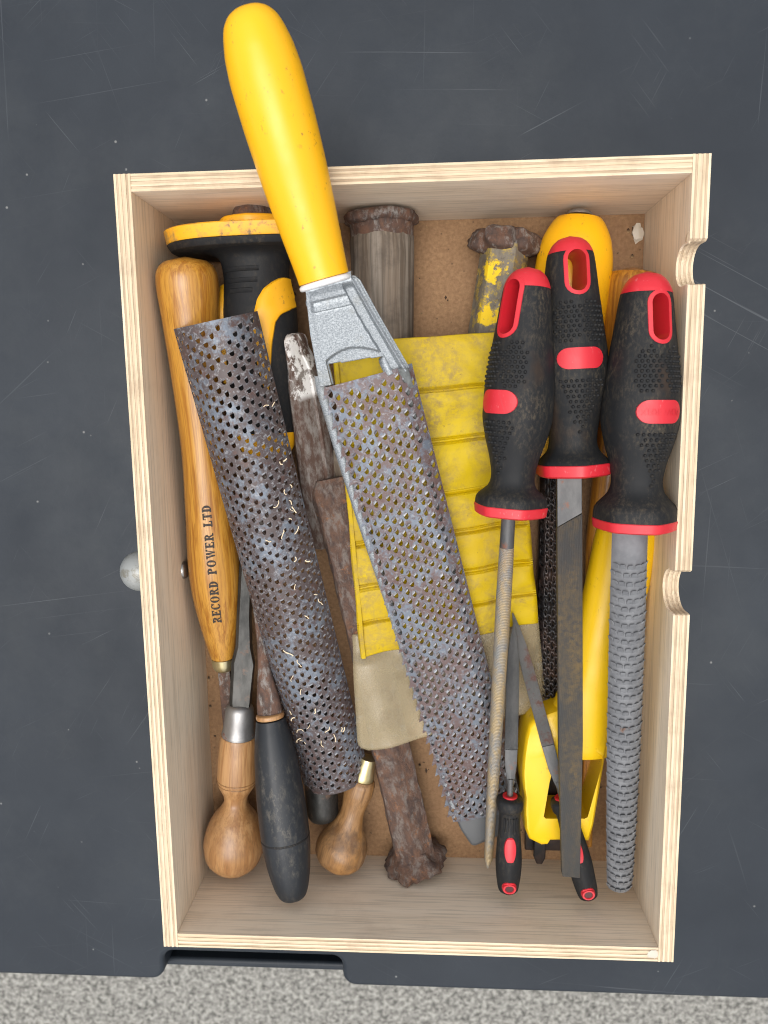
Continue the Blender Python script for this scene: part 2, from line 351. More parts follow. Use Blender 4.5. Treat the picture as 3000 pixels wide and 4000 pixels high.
    def steel(name, c1, c2, rough=0.4, metal=0.8, scale=90, cut=None, cutang=0.5, rust=0.0, rustc=(0.16, 0.06, 0.03)):
        m = Mat(name, rough, metal=metal)
        c = m.mix(m.ramp(m.noise(scale, 6, 0.7, 0, m.vec((1, 0.4, 1))), 0.38, 0.65), c1, c2)
        if rust:
            k = m.ramp(m.noise(85, 7, 0.72, 0, m.vec(loc=(4, 0, 2))), 0.60 - 0.2 * rust, 0.68 - 0.15 * rust); c = m.mix(k, c, rustc); m.metal(m.ramp(k, 0, 1, metal, 0.1))
        if cut:
            w = m.wave(cut, 0.0, m.vec((1, 1, 1), rot=(0, 0, cutang)), direction='Y'); m.bump(w, 0.8, 0.0006); c = m.mix(m.ramp(w, 0.2, 0.8, 0, 0.35), c, tuple(q * 0.4 for q in c1))
        m.col(c); return m.m
    MT['steel'] = steel('bright_steel', (0.32, 0.31, 0.29), (0.46, 0.45, 0.42), 0.3, 0.9)
    MT['steel_dull'] = steel('dull_steel', (0.26, 0.255, 0.25), (0.38, 0.37, 0.36), 0.42, 0.8, rust=0.15)
    MT['steel_dark'] = steel('dark_tool_steel', (0.035, 0.035, 0.033), (0.085, 0.083, 0.078), 0.45, 0.75, rust=0.2, rustc=(0.10, 0.06, 0.04))
    MT['brass'] = steel('brass', (0.55, 0.45, 0.22), (0.68, 0.60, 0.38), 0.3, 0.9)
    MT['file_smooth'] = steel('file_bare_steel', (0.075, 0.075, 0.076), (0.125, 0.125, 0.122), 0.5, 0.5, rust=0.12)
    MT['file_grey'] = steel('file_cut_grey', (0.14, 0.145, 0.145), (0.24, 0.24, 0.235), 0.5, 0.6, cut=620, cutang=0.45)
    MT['file_rust'] = steel('file_cut_rusty', (0.20, 0.20, 0.195), (0.30, 0.295, 0.285), 0.5, 0.6, cut=620, cutang=-0.6, rust=0.45, rustc=(0.20, 0.085, 0.06))
    m = Mat('clogged_flat_file', 0.55, metal=0.3)
    w = m.wave(560, 0, m.vec(rot=(0, 0, 0.45)), direction='Y'); k = m.ramp(m.noise(20, 5, 0.65, 0, m.vec((1.6, 0.5, 1))), 0.42, 0.62)
    c = m.mix(m.mul(k, m.ramp(m.noise(320, 4, 0.7), 0.35, 0.6)), (0.085, 0.083, 0.078), (0.24, 0.165, 0.075)); c = m.mix(m.ramp(w, 0.2, 0.8, 0, 0.4), c, (0.035, 0.033, 0.03))
    m.col(c); m.bump(w, 0.7, 0.0006); MT['file_flat'] = m.m
    m = Mat('clogged_round_file', 0.42, metal=0.45)
    w = m.wave(300, 0.6, m.vec(rot=(0, 0, 0.15)), direction='Y'); k = m.ramp(m.noise(140, 6, 0.7, 0, m.vec((1, 0.6, 1))), 0.38, 0.60)
    c = m.mix(k, (0.36, 0.355, 0.34), (0.58, 0.44, 0.25)); c = m.mix(m.ramp(w, 0.35, 0.75, 0, 0.40), c, (0.17, 0.145, 0.105))
    m.col(c); m.bump(w, 0.8, 0.0007); MT['file_round'] = m.m
    m = Mat('rasp_steel', 0.6, metal=0.0, spec=0.4)
    c = m.mix(m.ramp(m.noise(120, 5), 0.35, 0.65), (0.13, 0.133, 0.14), (0.18, 0.183, 0.19)); c = m.mix(m.ramp(m.noise(40, 6, 0.7), 0.66, 0.72, 0, 0.7), c, (0.17, 0.08, 0.04)); m.col(c); m.bump(m.noise(500, 3), 0.2, 0.0004); MT['rasp'] = m.m
    m = Mat('knob_paint', 0.42, metal=0.25)
    c = m.mix(m.ramp(m.noise(130, 6, 0.7, 0.4), 0.54, 0.64), (0.30, 0.31, 0.30), (0.19, 0.18, 0.15)); c = m.mix(m.ramp(m.noise(70, 6, 0.6, 0, m.vec(loc=(5, 0, 0))), 0.60, 0.66), c, (0.36, 0.36, 0.34)); m.col(c); MT['knob'] = m.m
    # tool-handle woods
    MT['ash'] = wood('varnished_ash', (0.47, 0.225, 0.030), (0.30, 0.115, 0.011), (0.52, 0.265, 0.045), 480, 7, 0.34, 'y', coat=0.25).m
    MT['ash2'] = wood('varnished_ash_worn', (0.44, 0.19, 0.02), (0.24, 0.085, 0.009), (0.48, 0.22, 0.035), 240, 6, 0.36, 'y', coat=0.2, dirt=0.5, seed=5).m
    MT['beech'] = wood('worn_beech', (0.42, 0.23, 0.095), (0.31, 0.15, 0.055), (0.47, 0.27, 0.125), 260, 10, 0.4, 'y', coat=0.1, dirt=0.45, dirtc=(0.17, 0.09, 0.045), seed=1).m
    MT['beech_dark'] = wood('grimy_beech', (0.30, 0.165, 0.07), (0.17, 0.085, 0.034), (0.36, 0.17, 0.045), 260, 10, 0.45, 'y', dirt=0.85, dirtc=(0.075, 0.045, 0.028), seed=9).m
    MT['grey_wood'] = wood('weathered_grey_wood', (0.24, 0.205, 0.165), (0.085, 0.066, 0.048), (0.15, 0.10, 0.06), 170, 6, 0.8, 'y', dirt=0.6, dirtc=(0.045, 0.036, 0.028), seed=4).m
    m = Mat('black_painted_wood', 0.45, spec=0.4)
    n = m.noise(330, 5, 0.75, 0, m.vec((1, 0.5, 1))); c = m.mix(m.mul(m.ramp(n, 0.48, 0.66), m.ramp(m.noise(55, 6, 0.7, 0, m.vec((1, 0.4, 1))), 0.45, 0.68, 0, 0.6)), (0.012, 0.0145, 0.018), (0.15, 0.13, 0.10)); m.col(c); m.bump(n, 0.15, 0.0004); MT['black_wood'] = m.m
    m = Mat('shaving', 0.7); m.col((0.74, 0.60, 0.40)); MT['shaving'] = m.m
    m = Mat('black_print', 0.7); m.col(m.mix(m.ramp(m.noise(900, 3), 0.55, 0.7, 0, 0.35), (0.02, 0.016, 0.012), (0.25, 0.12, 0.03))); MT['ink'] = m.m
    m = Mat('dried_glue', 0.5); m.col((0.55, 0.49, 0.40)); MT['glue'] = m.m
    m = Mat('debris', 0.9); m.col(m.mix(m.ramp(m.noise(60, 2), 0.45, 0.55), (0.05, 0.028, 0.016), (0.34, 0.22, 0.11))); MT['debris'] = m.m
    m = Mat('hole_dark', 0.9); m.col((0.04, 0.03, 0.02)); MT['hole_dark'] = m.m
setup_materials()

# ------------------------------------------------------------------ ground and workbench
ZB = -0.008
g = MB(); g.add([(-12,-12,-0.78),(12,-12,-0.78),(12,12,-0.78),(-12,12,-0.78)], [(0,1,2,3)])
put('ground', g.mesh('ground'), MT['ground'], kind='structure')
def arc(cx, cy, r, a0, a1, n=6): return [(cx + r*math.cos(math.radians(a0+(a1-a0)*i/n)), cy + r*math.sin(math.radians(a0+(a1-a0)*i/n))) for i in range(n+1)]
YE, YN = -0.3418, -0.3165
bench = thing('workbench', 'dark grey scratched plastic workbench with a hand slot in its front edge', 'workbench', (0, 0, ZB))
poly = [(-0.75, YE)] + arc(-0.2105, YE + 0.0105, 0.0105, -90, 0) + arc(-0.192, YN - 0.008, 0.008, 180, 90) + arc(-0.066, YN - 0.008, 0.008, 90, 0) + arc(-0.0475, YE + 0.0105, 0.0105, 180, 270) + [(0.75, YE), (0.75, 0.62), (-0.75, 0.62)]
put('bench_top', MB().prism(poly, ZB - 0.034, ZB).mesh('bench_top'), MT['bench'], bench, bevel=0.0035)
put('slot_lip', MB().box(-0.2120, -0.0460, -0.3405, -0.3335, -0.115, -0.0215).mesh('slot_lip'), MT['bench'], bench, bevel=0.0025)
put('slot_floor', MB().box(-0.215, -0.043, -0.3404, -0.20, -0.118, -0.1152).mesh('slot_floor'), MT['bench'], bench)
put('slot_side', MB().box(-0.215, -0.2005, -0.3404, -0.20, -0.115, ZB - 0.0345).mesh('slot_side'), MT['bench'], bench)
put('slot_side', MB().box(-0.0575, -0.043, -0.3404, -0.20, -0.115, ZB - 0.0345).mesh('slot_side'), MT['bench'], bench)

# ------------------------------------------------------------------ plywood drawer
BW, BL, BH, BT = 0.160, 0.2347, 0.0868, 0.0094
drawer = thing('drawer', 'shallow open plywood drawer full of files and chisels', 'drawer', (0, 0, ZB))
NP = 7; tp = BT / NP
def plywood(kind, side):
    first = None
    order = [3, 0, 1, 2, 4, 5, 6]
    for k in order:
        a = k * tp + 0.00002; b = (k + 1) * tp - 0.00002
        top = BH + (0.00012 if k % 2 == 0 else -0.00022) + rnd.uniform(-0.00008, 0.00008)
        mb = MB()
        if kind == 'x':                                     # full-length side wall
            x0, x1 = (-BW + a, -BW + b) if side < 0 else (BW - b, BW - a)
            pl = [(-BL, ZB), (BL, ZB), (BL, top)]
            if side > 0:
                for yc, hw in ((YN1, HW1), (YN2, HW2)):
                    dep = 0.021; pl += [(yc + hw + 0.0012, top), (yc + hw, top - 0.002)]
                    pl += [(yc + hw * math.cos(math.radians(t)), top - dep + hw - hw * math.sin(math.radians(t)) ) for t in range(0, 181, 12)]
                    pl += [(yc - hw, top - 0.0012), (yc - hw - 0.0006, top)]
            pl += [(-BL, top)]
            mb.prism(pl, x0, x1, 'x'); ax = 'y'
        else:
            y0, y1 = (-BL + a, -BL + b) if side < 0 else (BL - b, BL - a)
            mb.box(-BW + BT + 0.00005, BW - BT - 0.00005, y0, y1, ZB, top - 0.0003); ax = 'x'
        mt = MT['face_' + ax] if k == NP - 1 else MT['ply_%s%d' % (ax, (0, 1, 0, 2, 0, 1, 0)[k])]
        o = put('wall' if first is None else 'ply', mb.mesh('ply'), mt, drawer if first is None else first, smooth_angle=20)
        if k == NP - 1: o.data.materials.append(MT['ply_%s0' % ax]); [setattr(p, 'material_index', 1) for p in o.data.polygons if p.normal.z > 0.5 and p.center.z > 0.02]
        if first is None: first = o
    return first
YN1 = (PX(2730, 940, BH).y + PX(2730, 1108, BH).y) / 2; HW1 = (PX(2730, 940, BH).y - PX(2730, 1108, BH).y) / 2
YN2 = (PX(2720, 2236, BH).y + PX(2720, 2400, BH).y) / 2; HW2 = (PX(2720, 2236, BH).y - PX(2720, 2400, BH).y) / 2
for kd, sd_ in (('x', -1), ('x', 1), ('y', 1), ('y', -1)): plywood(kd, sd_)
put('floor_panel', MB().box(-BW + BT + 0.0001, BW - BT - 0.0001, -BL + BT + 0.0001, BL - BT - 0.0001, -0.006, 0).mesh('floor_panel'), MT['hardboard'], drawer)
# ball knob outside, its screw head inside
kc = PX(514, 2232, 0.040)
kp = [(0, 0.0055), (0.004, 0.0055), (0.006, 0.0070)] + [(0.0185 - 0.0134 * math.cos(t), 0.0134 * math.sin(t)) for t in [0.62 + (math.pi - 0.63) * i / 16 for i in range(17)]]
KM = Matrix.Translation((-BW - 0.0001, kc.y, 0.038)) @ Matrix.Rotation(math.pi / 2, 4, 'Z')
put('knob', MB().lathe(kp, 36).mesh('knob'), MT['knob'], drawer, KM)
sp = [(-0.0008, 0.0058), (0.0006, 0.0058), (0.0016, 0.0050), (0.0022, 0.0035), (0.0024, 0.0002)]
scr = MB().lathe(sp, 24)
put('screw_head', scr.mesh('screw'), MT['steel'], drawer, Matrix.Translation((-BW + BT + 0.0004, PX(720, 2225, 0.035).y, 0.036)) @ Matrix.Rotation(-math.pi / 2, 4, 'Z'))
def lump(name, at, sx, sy, sz, mt, par, seed):
    mb = MB(); R = []
    for i in range(7):
        a = math.pi * (i + 0.3) / 7.0; ring = []
        for j in range(10):
            t = 2 * math.pi * j / 10; d = Vector((math.sin(a) * math.cos(t), math.sin(a) * math.sin(t), math.cos(a)))
            k = 1 + 0.5 * mnoise.noise(d * 1.7 + Vector((seed, seed, 0))); ring.append((d.x * sx * k, d.y * sy * k, d.z * sz * k))
        R.append(ring)
    return put(name, mb.rings(R).mesh(name), mt, par, Matrix.Translation(at))
lump('glue_blob', PX(2492, 912, 0.001), 0.0035, 0.006, 0.0012, MT['glue'], drawer, 1)
lump('glue_blob', PX(728, 3585, 0.066) , 0.002, 0.003, 0.006, MT['glue'], drawer, 4)
lump('glue_blob', Vector((BW - BT - 0.003, -BL + BT * 0.5, BH - 0.0004)), 0.0036, 0.0030, 0.0005, MT['glue'], drawer, 2)
lump('glue_blob', PX(2690, 925, 0.083), 0.0012, 0.004, 0.003, MT['ply_y0'], drawer, 3)
for i, (x, y) in enumerate(((815, 2650), (822, 2760), (1990, 1000), (2470, 1000), (1640, 2990), (1760, 3060), (2455, 900))):
    lump('dirt_crumb', PX(x, y, 0.0008), 0.0009, 0.0014, 0.0005, MT['debris'], drawer, i)

mb = MB()
for i in range(420):
    x, y = rnd.uniform(-0.147, 0.147), rnd.uniform(-0.222, 0.222); r = rnd.uniform(0.0003, 0.0009) * (1.6 if rnd.random() < 0.1 else 1); a = rnd.uniform(0, 3.14); l = rnd.uniform(1, 2.4)
    c, q = math.cos(a), math.sin(a)
    mb.add([(x + c*r*l, y + q*r*l, 0.0001), (x - q*r, y + c*r, 0.0001), (x - c*r*l, y - q*r*l, 0.0001), (x + q*r, y - c*r, 0.0001), (x, y, 0.0001 + r * 0.8)], [(0, 1, 4), (1, 2, 4), (2, 3, 4), (3, 0, 4), (3, 2, 1, 0)])
o = put('sawdust', mb.mesh('sawdust'), MT['debris'], None, smooth_angle=0, kind='stuff'); tag(o, 'scattered rust flakes and sawdust on the brown drawer floor', 'debris')

# ------------------------------------------------------------------ shared builders
def turned(fr, pts, n=44, **k):
    return MB().lathe(smooth(fr.pr(pts), n), 40, **k)
def straight(fr, pts, **k):
    return MB().lathe(fr.pr(pts), k.pop('n', 40), **k)
def ring_loft(fr, rows, n=36, ex=2.0):
    """rows (py, cx px offset, hw px, hh m, zoff m): superellipse sections along a frame"""
    R = []
    for (y, cx, hw, hh, zo) in rows:
        ring = []
        for j in range(n):
            t = -2 * math.pi * j / n; c, s = math.cos(t), math.sin(t); e = 2.0 / ex
            ring.append((cx + hw * abs(s) ** e * math.copysign(1, s), y, zo + hh * abs(c) ** e * math.copysign(1, c)))
        R.append(ring)
    return MB().rings(R)

def perforated_sheet(L, W, ncol, rp, surf, rng, ends=(0.012, 0.012), hole=0.36, tilt=-0.5, lift=0.0011, skew=0.5, close=0.04, cover=0.1):
    """sheet with D-shaped holes; surf(a, v) -> (x, y, z), normal"""
    sheet, teeth = MB(), MB(); cw = 2 * W / ncol
    def S(a, v, h=0.0):
        p, nrm = surf(a, v); return tuple(p[i] + nrm[i] * h for i in range(3))
    D = [(-0.75, -0.7), (0, -1.0), (0.75, -0.7), (1.0, -0.1), (0.95, 0.5), (0, 0.6), (-0.95, 0.5), (-1.0, -0.1)]
    Bd = [(-1, -1), (0, -1), (1, -1), (1, 0), (1, 1), (0, 1), (-1, 1), (-1, 0)]
    ct, st = math.cos(tilt), math.sin(tilt)
    for c in range(ncol):
        ac = -W + cw * (c + 0.5); v = ((c * skew) % 1.0) * rp - rp
        while v < L:
            v0, v1 = max(v, 0), min(v + rp, L); vc = v + rp / 2
            if v1 - v0 < 1e-6: v += rp; continue
            shut = v0 > v or v1 < v + rp or vc < ends[0] or vc > L - ends[1] or rng.random() < close
            if shut:
                sheet.add([S(ac - cw/2, v0), S(ac, v0), S(ac + cw/2, v0), S(ac + cw/2, v1), S(ac, v1), S(ac - cw/2, v1)], [(0, 1, 4, 5), (1, 2, 3, 4)])
            else:
                ra = cw * hole * rng.uniform(0.85, 1.1); rv = rp * hole * 0.92 * rng.uniform(0.85, 1.1); da, dv = rng.uniform(-.06, .06) * cw, rng.uniform(-.06, .06) * rp
                def H(x, y): return (ac + da + (x * ct - y * st) * ra, vc + dv + (x * st + y * ct) * rv)
                sheet.add([S(ac + x * cw / 2, vc + y * rp / 2) for x, y in Bd] + [S(*H(x, y)) for x, y in D], [(i, (i+1) % 8, 8 + (i+1) % 8, 8 + i) for i in range(8)])
                l = lift * rng.uniform(0.6, 1.2)
                q = [(-0.72, 0.95, -1e-4), (0.72, 0.95, -1e-4), (-0.86, 0.6, l * 0.7), (0.86, 0.6, l * 0.7), (-0.72, cover, l), (0.72, cover, l), (-0.98, 0.45, -3e-4), (0.98, 0.45, -3e-4)]
                teeth.add([S(*H(x, y), h) for x, y, h in q], [(0, 1, 3, 2), (2, 3, 5, 4), (0, 2, 6), (1, 7, 3), (6, 2, 4), (7, 5, 3)])
            v += rp
    return sheet, teeth

# ------------------------------------------------------------------ tools on the drawer floor, from the left
def print_text(fr, prof, word, py0, py1, hpx, th0, mt, par, pyoff=0):
    """slab-serif capitals laid on a turned handle, reading up along it"""
    T = 0.27; t = 0.15
    def arcs(cx, cy, rx, ry, a0, a1, w=T, w2=0.09, n=14):
        q = []
        for i in range(n):
            pts = []
            for a in (a0 + (a1-a0)*i/n, a0 + (a1-a0)*(i+1)/n):
                r = math.radians(a); wd = lerp(w2, w, abs(math.cos(r))); pts.append(((cx + rx*math.cos(r), cy + ry*math.sin(r)), (cx + (rx-wd)*math.cos(r), cy + (ry-wd*0.8)*math.sin(r))))
            q.append([pts[0][0], pts[1][0], pts[1][1], pts[0][1]])
        return q
    def r(x0, y0, x1, y1): return [[(x0, y0), (x1, y0), (x1, y1), (x0, y1)]]
    stem = lambda x: r(x, 0, x + T, 1) + r(x - 0.08, 0, x + T + 0.08, t) + r(x - 0.08, 1 - t, x + T + 0.08, 1)
    G = {
     'E': (0.78, stem(0.1) + r(0.2, 0, 0.75, t) + r(0.2, 0.47, 0.58, 0.57) + r(0.2, 1-t, 0.72, 1) + r(0.66, 0, 0.76, 0.3) + r(0.63, 0.72, 0.73, 1) + r(0.5, 0.36, 0.58, 0.68)),
     'L': (0.72, stem(0.1) + r(0.2, 0, 0.7, t) + r(0.6, 0, 0.71, 0.36)),
     'T': (0.80, r(0.3, 0, 0.3+T, 1) + r(0.2, 0, 0.6, t) + r(0.02, 1-t, 0.78, 1) + r(0.02, 0.66, 0.11, 1) + r(0.69, 0.66, 0.78, 1)),
     'D': (0.86, stem(0.1) + arcs(0.3, 0.5, 0.53, 0.5, -90, 90)),
     'P': (0.80, stem(0.1) + arcs(0.38, 0.73, 0.38, 0.27, -90, 90) + r(0.25, 0.46, 0.4, 0.55) + r(0.25, 0.91, 0.4, 1)),
     'R': (0.86, stem(0.1) + arcs(0.38, 0.73, 0.37, 0.27, -90, 90) + r(0.25, 0.46, 0.4, 0.55) + r(0.25, 0.91, 0.4, 1) + [[(0.38, 0.5), (0.58, 0.5), (0.86, 0.0), (0.64, 0.0)]] + r(0.62, 0, 0.92, t)),
     'O': (0.90, arcs(0.45, 0.5, 0.42, 0.52, 0, 360, n=26)),
     'C': (0.82, arcs(0.45, 0.5, 0.42, 0.52, 42, 318, n=20) + r(0.68, 0.66, 0.77, 1.0)),
     'W': (1.18, [[(0.08,1),(0.30,1),(0.48,0),(0.34,0)], [(0.34,0),(0.46,0),(0.66,1),(0.56,1)], [(0.50,1),(0.72,1),(0.88,0),(0.74,0)], [(0.74,0),(0.86,0),(1.10,1),(1.0,1)]] + r(0.0,1-t,0.38,1) + r(0.92,1-t,1.18,1)),
     ' ': (0.62, [])}
    tot = sum(G[c][0] + 0.10 for c in word); y0, y1 = fr.y(py0), fr.y(py1); sc = (y1 - y0) / tot; H = hpx * fr.s_((y0 + y1) / 2)
    x = 0.0; mb = MB(); k = 0
    for ch in word:
        w, quads = G[ch]
        for q in quads:
            pts = []; k += 1
            for (a, b) in q:
                y = y0 + (x + a) * sc; rr = interp(prof, y) + 0.00022 + 0.00002 * (k % 5); th = th0 - (b - 0.5) * H / rr
                pts.append((rr * math.sin(th), y, rr * math.cos(th)))
            mb.add(pts, [tuple(range(len(pts)))])
        x += w + 0.10
    return put('lettering', mb.mesh('lettering'), mt, par, fr.M, smooth_angle=0)

# turning chisel with printed ash handle
fr = Frame((722, 1003, 0.061), (872, 2575, 0.026))
hp = [(1003, 3), (1008, 45), (1020, 82), (1040, 105), (1070, 118), (1110, 121), (1230, 112), (1500, 94), (1741, 84), (1982, 90), (2163, 99), (2223, 100), (2300, 96), (2400, 82), (2500, 62), (2560, 48), (2572, 44), (2575, 3)]
t = thing('turning_chisel', 'long varnished amber handle printed RECORD POWER LTD against the left drawer wall', 'chisel', fr.B)
h = put('handle', turned(fr, hp, 110).mesh('handle'), MT['ash'], t, fr.M)
print_text(fr, smooth(fr.pr(hp), 110), 'RECORD POWER LTD', 2400, 1947, 34, 0.20, MT['ink'], h)
put('ferrule', turned(fr, [(2566, 46), (2590, 45), (2606, 40), (2616, 28), (2622, 3)]).mesh('ferrule'), MT['brass'], t, fr.M)
y = fr.y(2612)
put('blade', MB().box(-0.0042, 0.0042, y - 0.075, y + 0.004, -0.0022, 0.0022).mesh('blade'), MT['rust'], t, fr.M, bevel=0.0008)

# bolster chisel with guard
fr = Frame((985, 806, 0.041), (1046, 1790, 0.036))
t = thing('bolster_chisel', 'black and amber brick bolster with a wide hand guard in the upper left corner', 'chisel', fr.B)
put('steel_head', straight(fr, [(809, 52), (814, 72), (835, 78), (862, 78)], sides=8, blend=0.8, jit=0.05, n=32).mesh('head'), MT['rust_heavy'], t, fr.M)
put('head_collar', straight(fr, [(853, 118), (857, 130), (880, 132), (897, 126)], flat=0.85, sides=8, blend=0.5).mesh('collar'), MT['amber'], t, fr.M, bevel=0.0008)
def guard(py0, py1, h0, h1, n=2.6):
    y0, y1 = fr.y(py1), fr.y(py0); s = fr.s_(y0); R = []
    for (y, h) in ((y0, h0 - 6), (lerp(y0, y1, 0.12), h0), (lerp(y0, y1, 0.9), h1), (y1, h1 - 8)): R.append((y, -2 * s, h * s, 0.036 * h / 340, -0.001))
    return ring_loft(fr, R, 64, n)
put('guard_plate', guard(903, 957, 333, 340).mesh('guard'), MT['amber_dirty'], t, fr.M)
put('guard_plate', guard(957.5, 986, 318, 331).mesh('guard'), MT['rubber_dusty'], t, fr.M, label='black rubber underside of the guard')
gp = [(984, 200), (990, 176), (1002, 150), (1020, 137), (1060, 130), (1100, 128), (1160, 138), (1230, 150), (1400, 146), (1600, 132), (1690, 120)]
grip = fr.pr(gp); grip = [(a, b, b * 0.86) for a, b in grip]; grip = smooth(grip, 60)
gr = put('grip', MB().lathe(grip, 48).mesh('grip'), MT['rubber_clean'], t, fr.M)
put('grip_end', turned(fr, [(1688, 121), (1740, 108), (1772, 86), (1785, 40), (1788, 3)], flat=0.86).mesh('grip_end'), MT['amber'], t, fr.M)
def patch(fr, prof, rows, off, n=10, shift=0.0, nr=24, hz=2):
    """a raised inlay on a turned grip: rows (py, x left px, x right px) read off the outline"""
    rows = sorted([(fr.y(py), xl, xr, py) for py, xl, xr in rows]); out = []; lo = []
    for q in range(nr + 1):
        y = lerp(rows[0][0], rows[-1][0], q / nr); ys = [(r[0], r[1]) for r in rows]; xs = [(r[0], r[2]) for r in rows]
        xl, xr = interp(ys, y), interp(xs, y); ax = proj(fr.B + (fr.A - fr.B) * (y / fr.L))[0]; s = fr.s_(y); r = interp(prof, y); rz = interp(prof, y, hz)
        ring = []; edge = off if 0 < q < nr else -0.0004
        def P(u, o):
            a = max(-0.98, min(0.98, (lerp(xl, xr, u) - ax) * s / r)); th = math.asin(a) + shift
            return ((r + o) * math.sin(th), y, (rz + o) * math.cos(th))
        for j in range(n + 1):
            ring.append(P(j / n, -0.0006 if j in (0, n) else (edge if 1 < j < n - 1 else edge * 0.8)))
        out.append(ring)
    return MB().grid(out)
sh = 0.20
put('side_inlay', patch(fr, grip, [(1092, 1120, 1160), (1100, 1100, 1166), (1115, 1078, 1168), (1140, 1050, 1170), (1180, 1028, 1173), (1205, 1023, 1172), (1222, 1020, 1150), (1240, 1018, 1120), (1270, 1016, 1102), (1350, 1016, 1090), (1450, 1036, 1083), (1545, 1066, 1074)], 0.0022, shift=0.0, nr=60).mesh('inlay'), MT['amber'], gr, fr.M)
put('side_inlay', patch(fr, grip, [(1105, 872, 876), (1130, 858, 884), (1180, 853, 890), (1240, 856, 892), (1400, 870, 900), (1500, 890, 905)], 0.0022, shift=0.0, nr=40).mesh('inlay'), MT['amber'], gr, fr.M)
for py, w in ((1062, 74), (1105, 66), (1145, 46)):
    y = fr.y(py); s = fr.s_(y); r = interp(grip, y, 2); mb = MB()
    for dy in (-0.0011, 0.0011): mb.lathe([(y + dy - 0.0007, 0.0001), (y + dy, 0.001), (y + dy + 0.0007, 0.0001)], 8)
    xx = (960 - 1000) * s
    R = []
    for i in range(13):
        a = lerp(-1, 1, i / 12); R.append([(xx + a * w * s, y + dy * 1.0, math.sqrt(max(1e-9, 1 - ((xx + a * w * s) / interp(grip, y)) ** 2)) * r + dz) for dy, dz in ((-0.0016, -0.0004), (-0.0012, 0.0006), (0, 0.0001), (0.0012, 0.0006), (0.0016, -0.0004))])
    put('grip_rib', MB().grid(R).mesh('rib'), MT['rubber_clean'], gr, fr.M)
y0 = fr.y(1780)
put('blade', MB().box(-0.012, 0.012, y0 - 0.07, y0 + 0.01, -0.005, 0.005).mesh('blade'), MT['rust'], t, fr.M, bevel=0.002)

# rusty bar with painted tip
fr = Frame((1146, 1308, 0.056), (1275, 2120, 0.012))
t = tag(put('cold_chisel', MB().mesh('x'), None), 'rusty steel bar with flaking white paint on its rounded tip', 'chisel')
bpy.data.objects.remove(t)
rows = []
for py, l, rr in ((1308, -18, 18), (1312, -32, 30), (1322, -39, 38), (1340, -40, 42), (1370, -40, 44), (1440, -42, 70), (1500, -52, 76), (1700, -62, 82), (1880, -68, 80), (2120, -58, 84)):
    yy = fr.y(py); s = fr.s_(yy); rows.append((yy, l * s, rr * s))
rows.sort(); R = []
for (yy, l, rr) in rows:
    hz = 0.0095; k = min(1.0, (fr.L - yy) / 0.006 + 0.5); w = rr - l
    R.append([(l, yy, -hz * k), (l, yy, hz * 0.2 * k), (l + w * 0.08, yy, hz * 0.75 * k), (l + w * 0.32, yy, hz * k), (l + w * 0.40, yy, hz * 0.9 * k), (l + w * 0.72, yy, hz * 0.25 * k), (l + w * 0.80, yy, hz * 0.32 * k), (rr - w * 0.02, yy, -hz * 0.2 * k), (rr, yy, -hz * k)])
tag(put('cold_chisel', MB().rings(R).mesh('bar'), MT['bar'], None, fr.M, bevel=0.0006), 'rusty steel bar with flaking white paint on its rounded tip', 'chisel')

# heavy rusted cold chisel with mushroomed head near the front wall
fr = Frame((1296, 1868, 0.033), (1622, 3345, 0.0175))
t = thing('cold_chisel', 'thick flaking rusted cold chisel with a mushroomed head by the front wall', 'chisel', fr.B)
R = []
for py, cx, hw, hh in ((1868, 0, 70, 0.0035), (1880, -2, 92, 0.0045), (1905, 0, 100, 0.0055), (2100, 6, 96, 0.0085), (2400, 2, 84, 0.0105), (2700, 0, 78, 0.0110), (2900, -2, 80, 0.0118), (3330, 0, 82, 0.0130)):
    yy = fr.y(py); s = fr.s_(yy); R.append((yy, cx * s, hw * s, hh))
R = smooth(sorted(R), 44); rr = []
for (yy, cx, hw, hh) in R:
    ring = []
    for j in range(24):
        th = -2 * math.pi * j / 24 + 0.2; w = math.pi / 3; a = ((th - 0.25) % w) - w / 2; k = math.cos(w / 2) / math.cos(a) * 1.08
        k *= 1 + 0.06 * mnoise.noise(Vector((math.cos(th) * 2.5, math.sin(th) * 2.5, yy * 130)))
        ring.append((cx + hw * k * math.sin(th), yy, hh * k * math.cos(th)))
    rr.append(ring)
put('shaft', MB().rings(rr).mesh('shaft'), MT['rust_heavy'], t, fr.M, smooth_angle=28)
def mushroom(fr, rows, seed, amp, mt, parent, n=40, flat=1.0, lobes=None):
    P = smooth(fr.pr(rows), 16); R = []
    for (yy, r) in P:
        ring = []
        for j in range(n):
            th = -2 * math.pi * j / n
            k = 1 + amp * mnoise.noise(Vector((math.cos(th) * 2.1 + seed, math.sin(th) * 2.1, yy * 60))) + amp * 0.9 * mnoise.noise(Vector((math.cos(th) * 6 + seed, math.sin(th) * 6, yy * 260)))
            if lobes:
                for (la, lw, ld) in lobes:
                    d = abs(((th - la + math.pi) % (2 * math.pi)) - math.pi)
                    if d < lw: k -= ld * (1 - d / lw)
            dy = 0.0030 * amp * 4 * mnoise.noise(Vector((math.cos(th) * 1.8, math.sin(th) * 1.8, seed)))
            ring.append((r * k * math.sin(th), yy + dy, r * flat * k * math.cos(th)))
        R.append(ring)
    return put('mushroomed_head', MB().rings(R).mesh('head'), mt, parent, fr.M, smooth_angle=70)
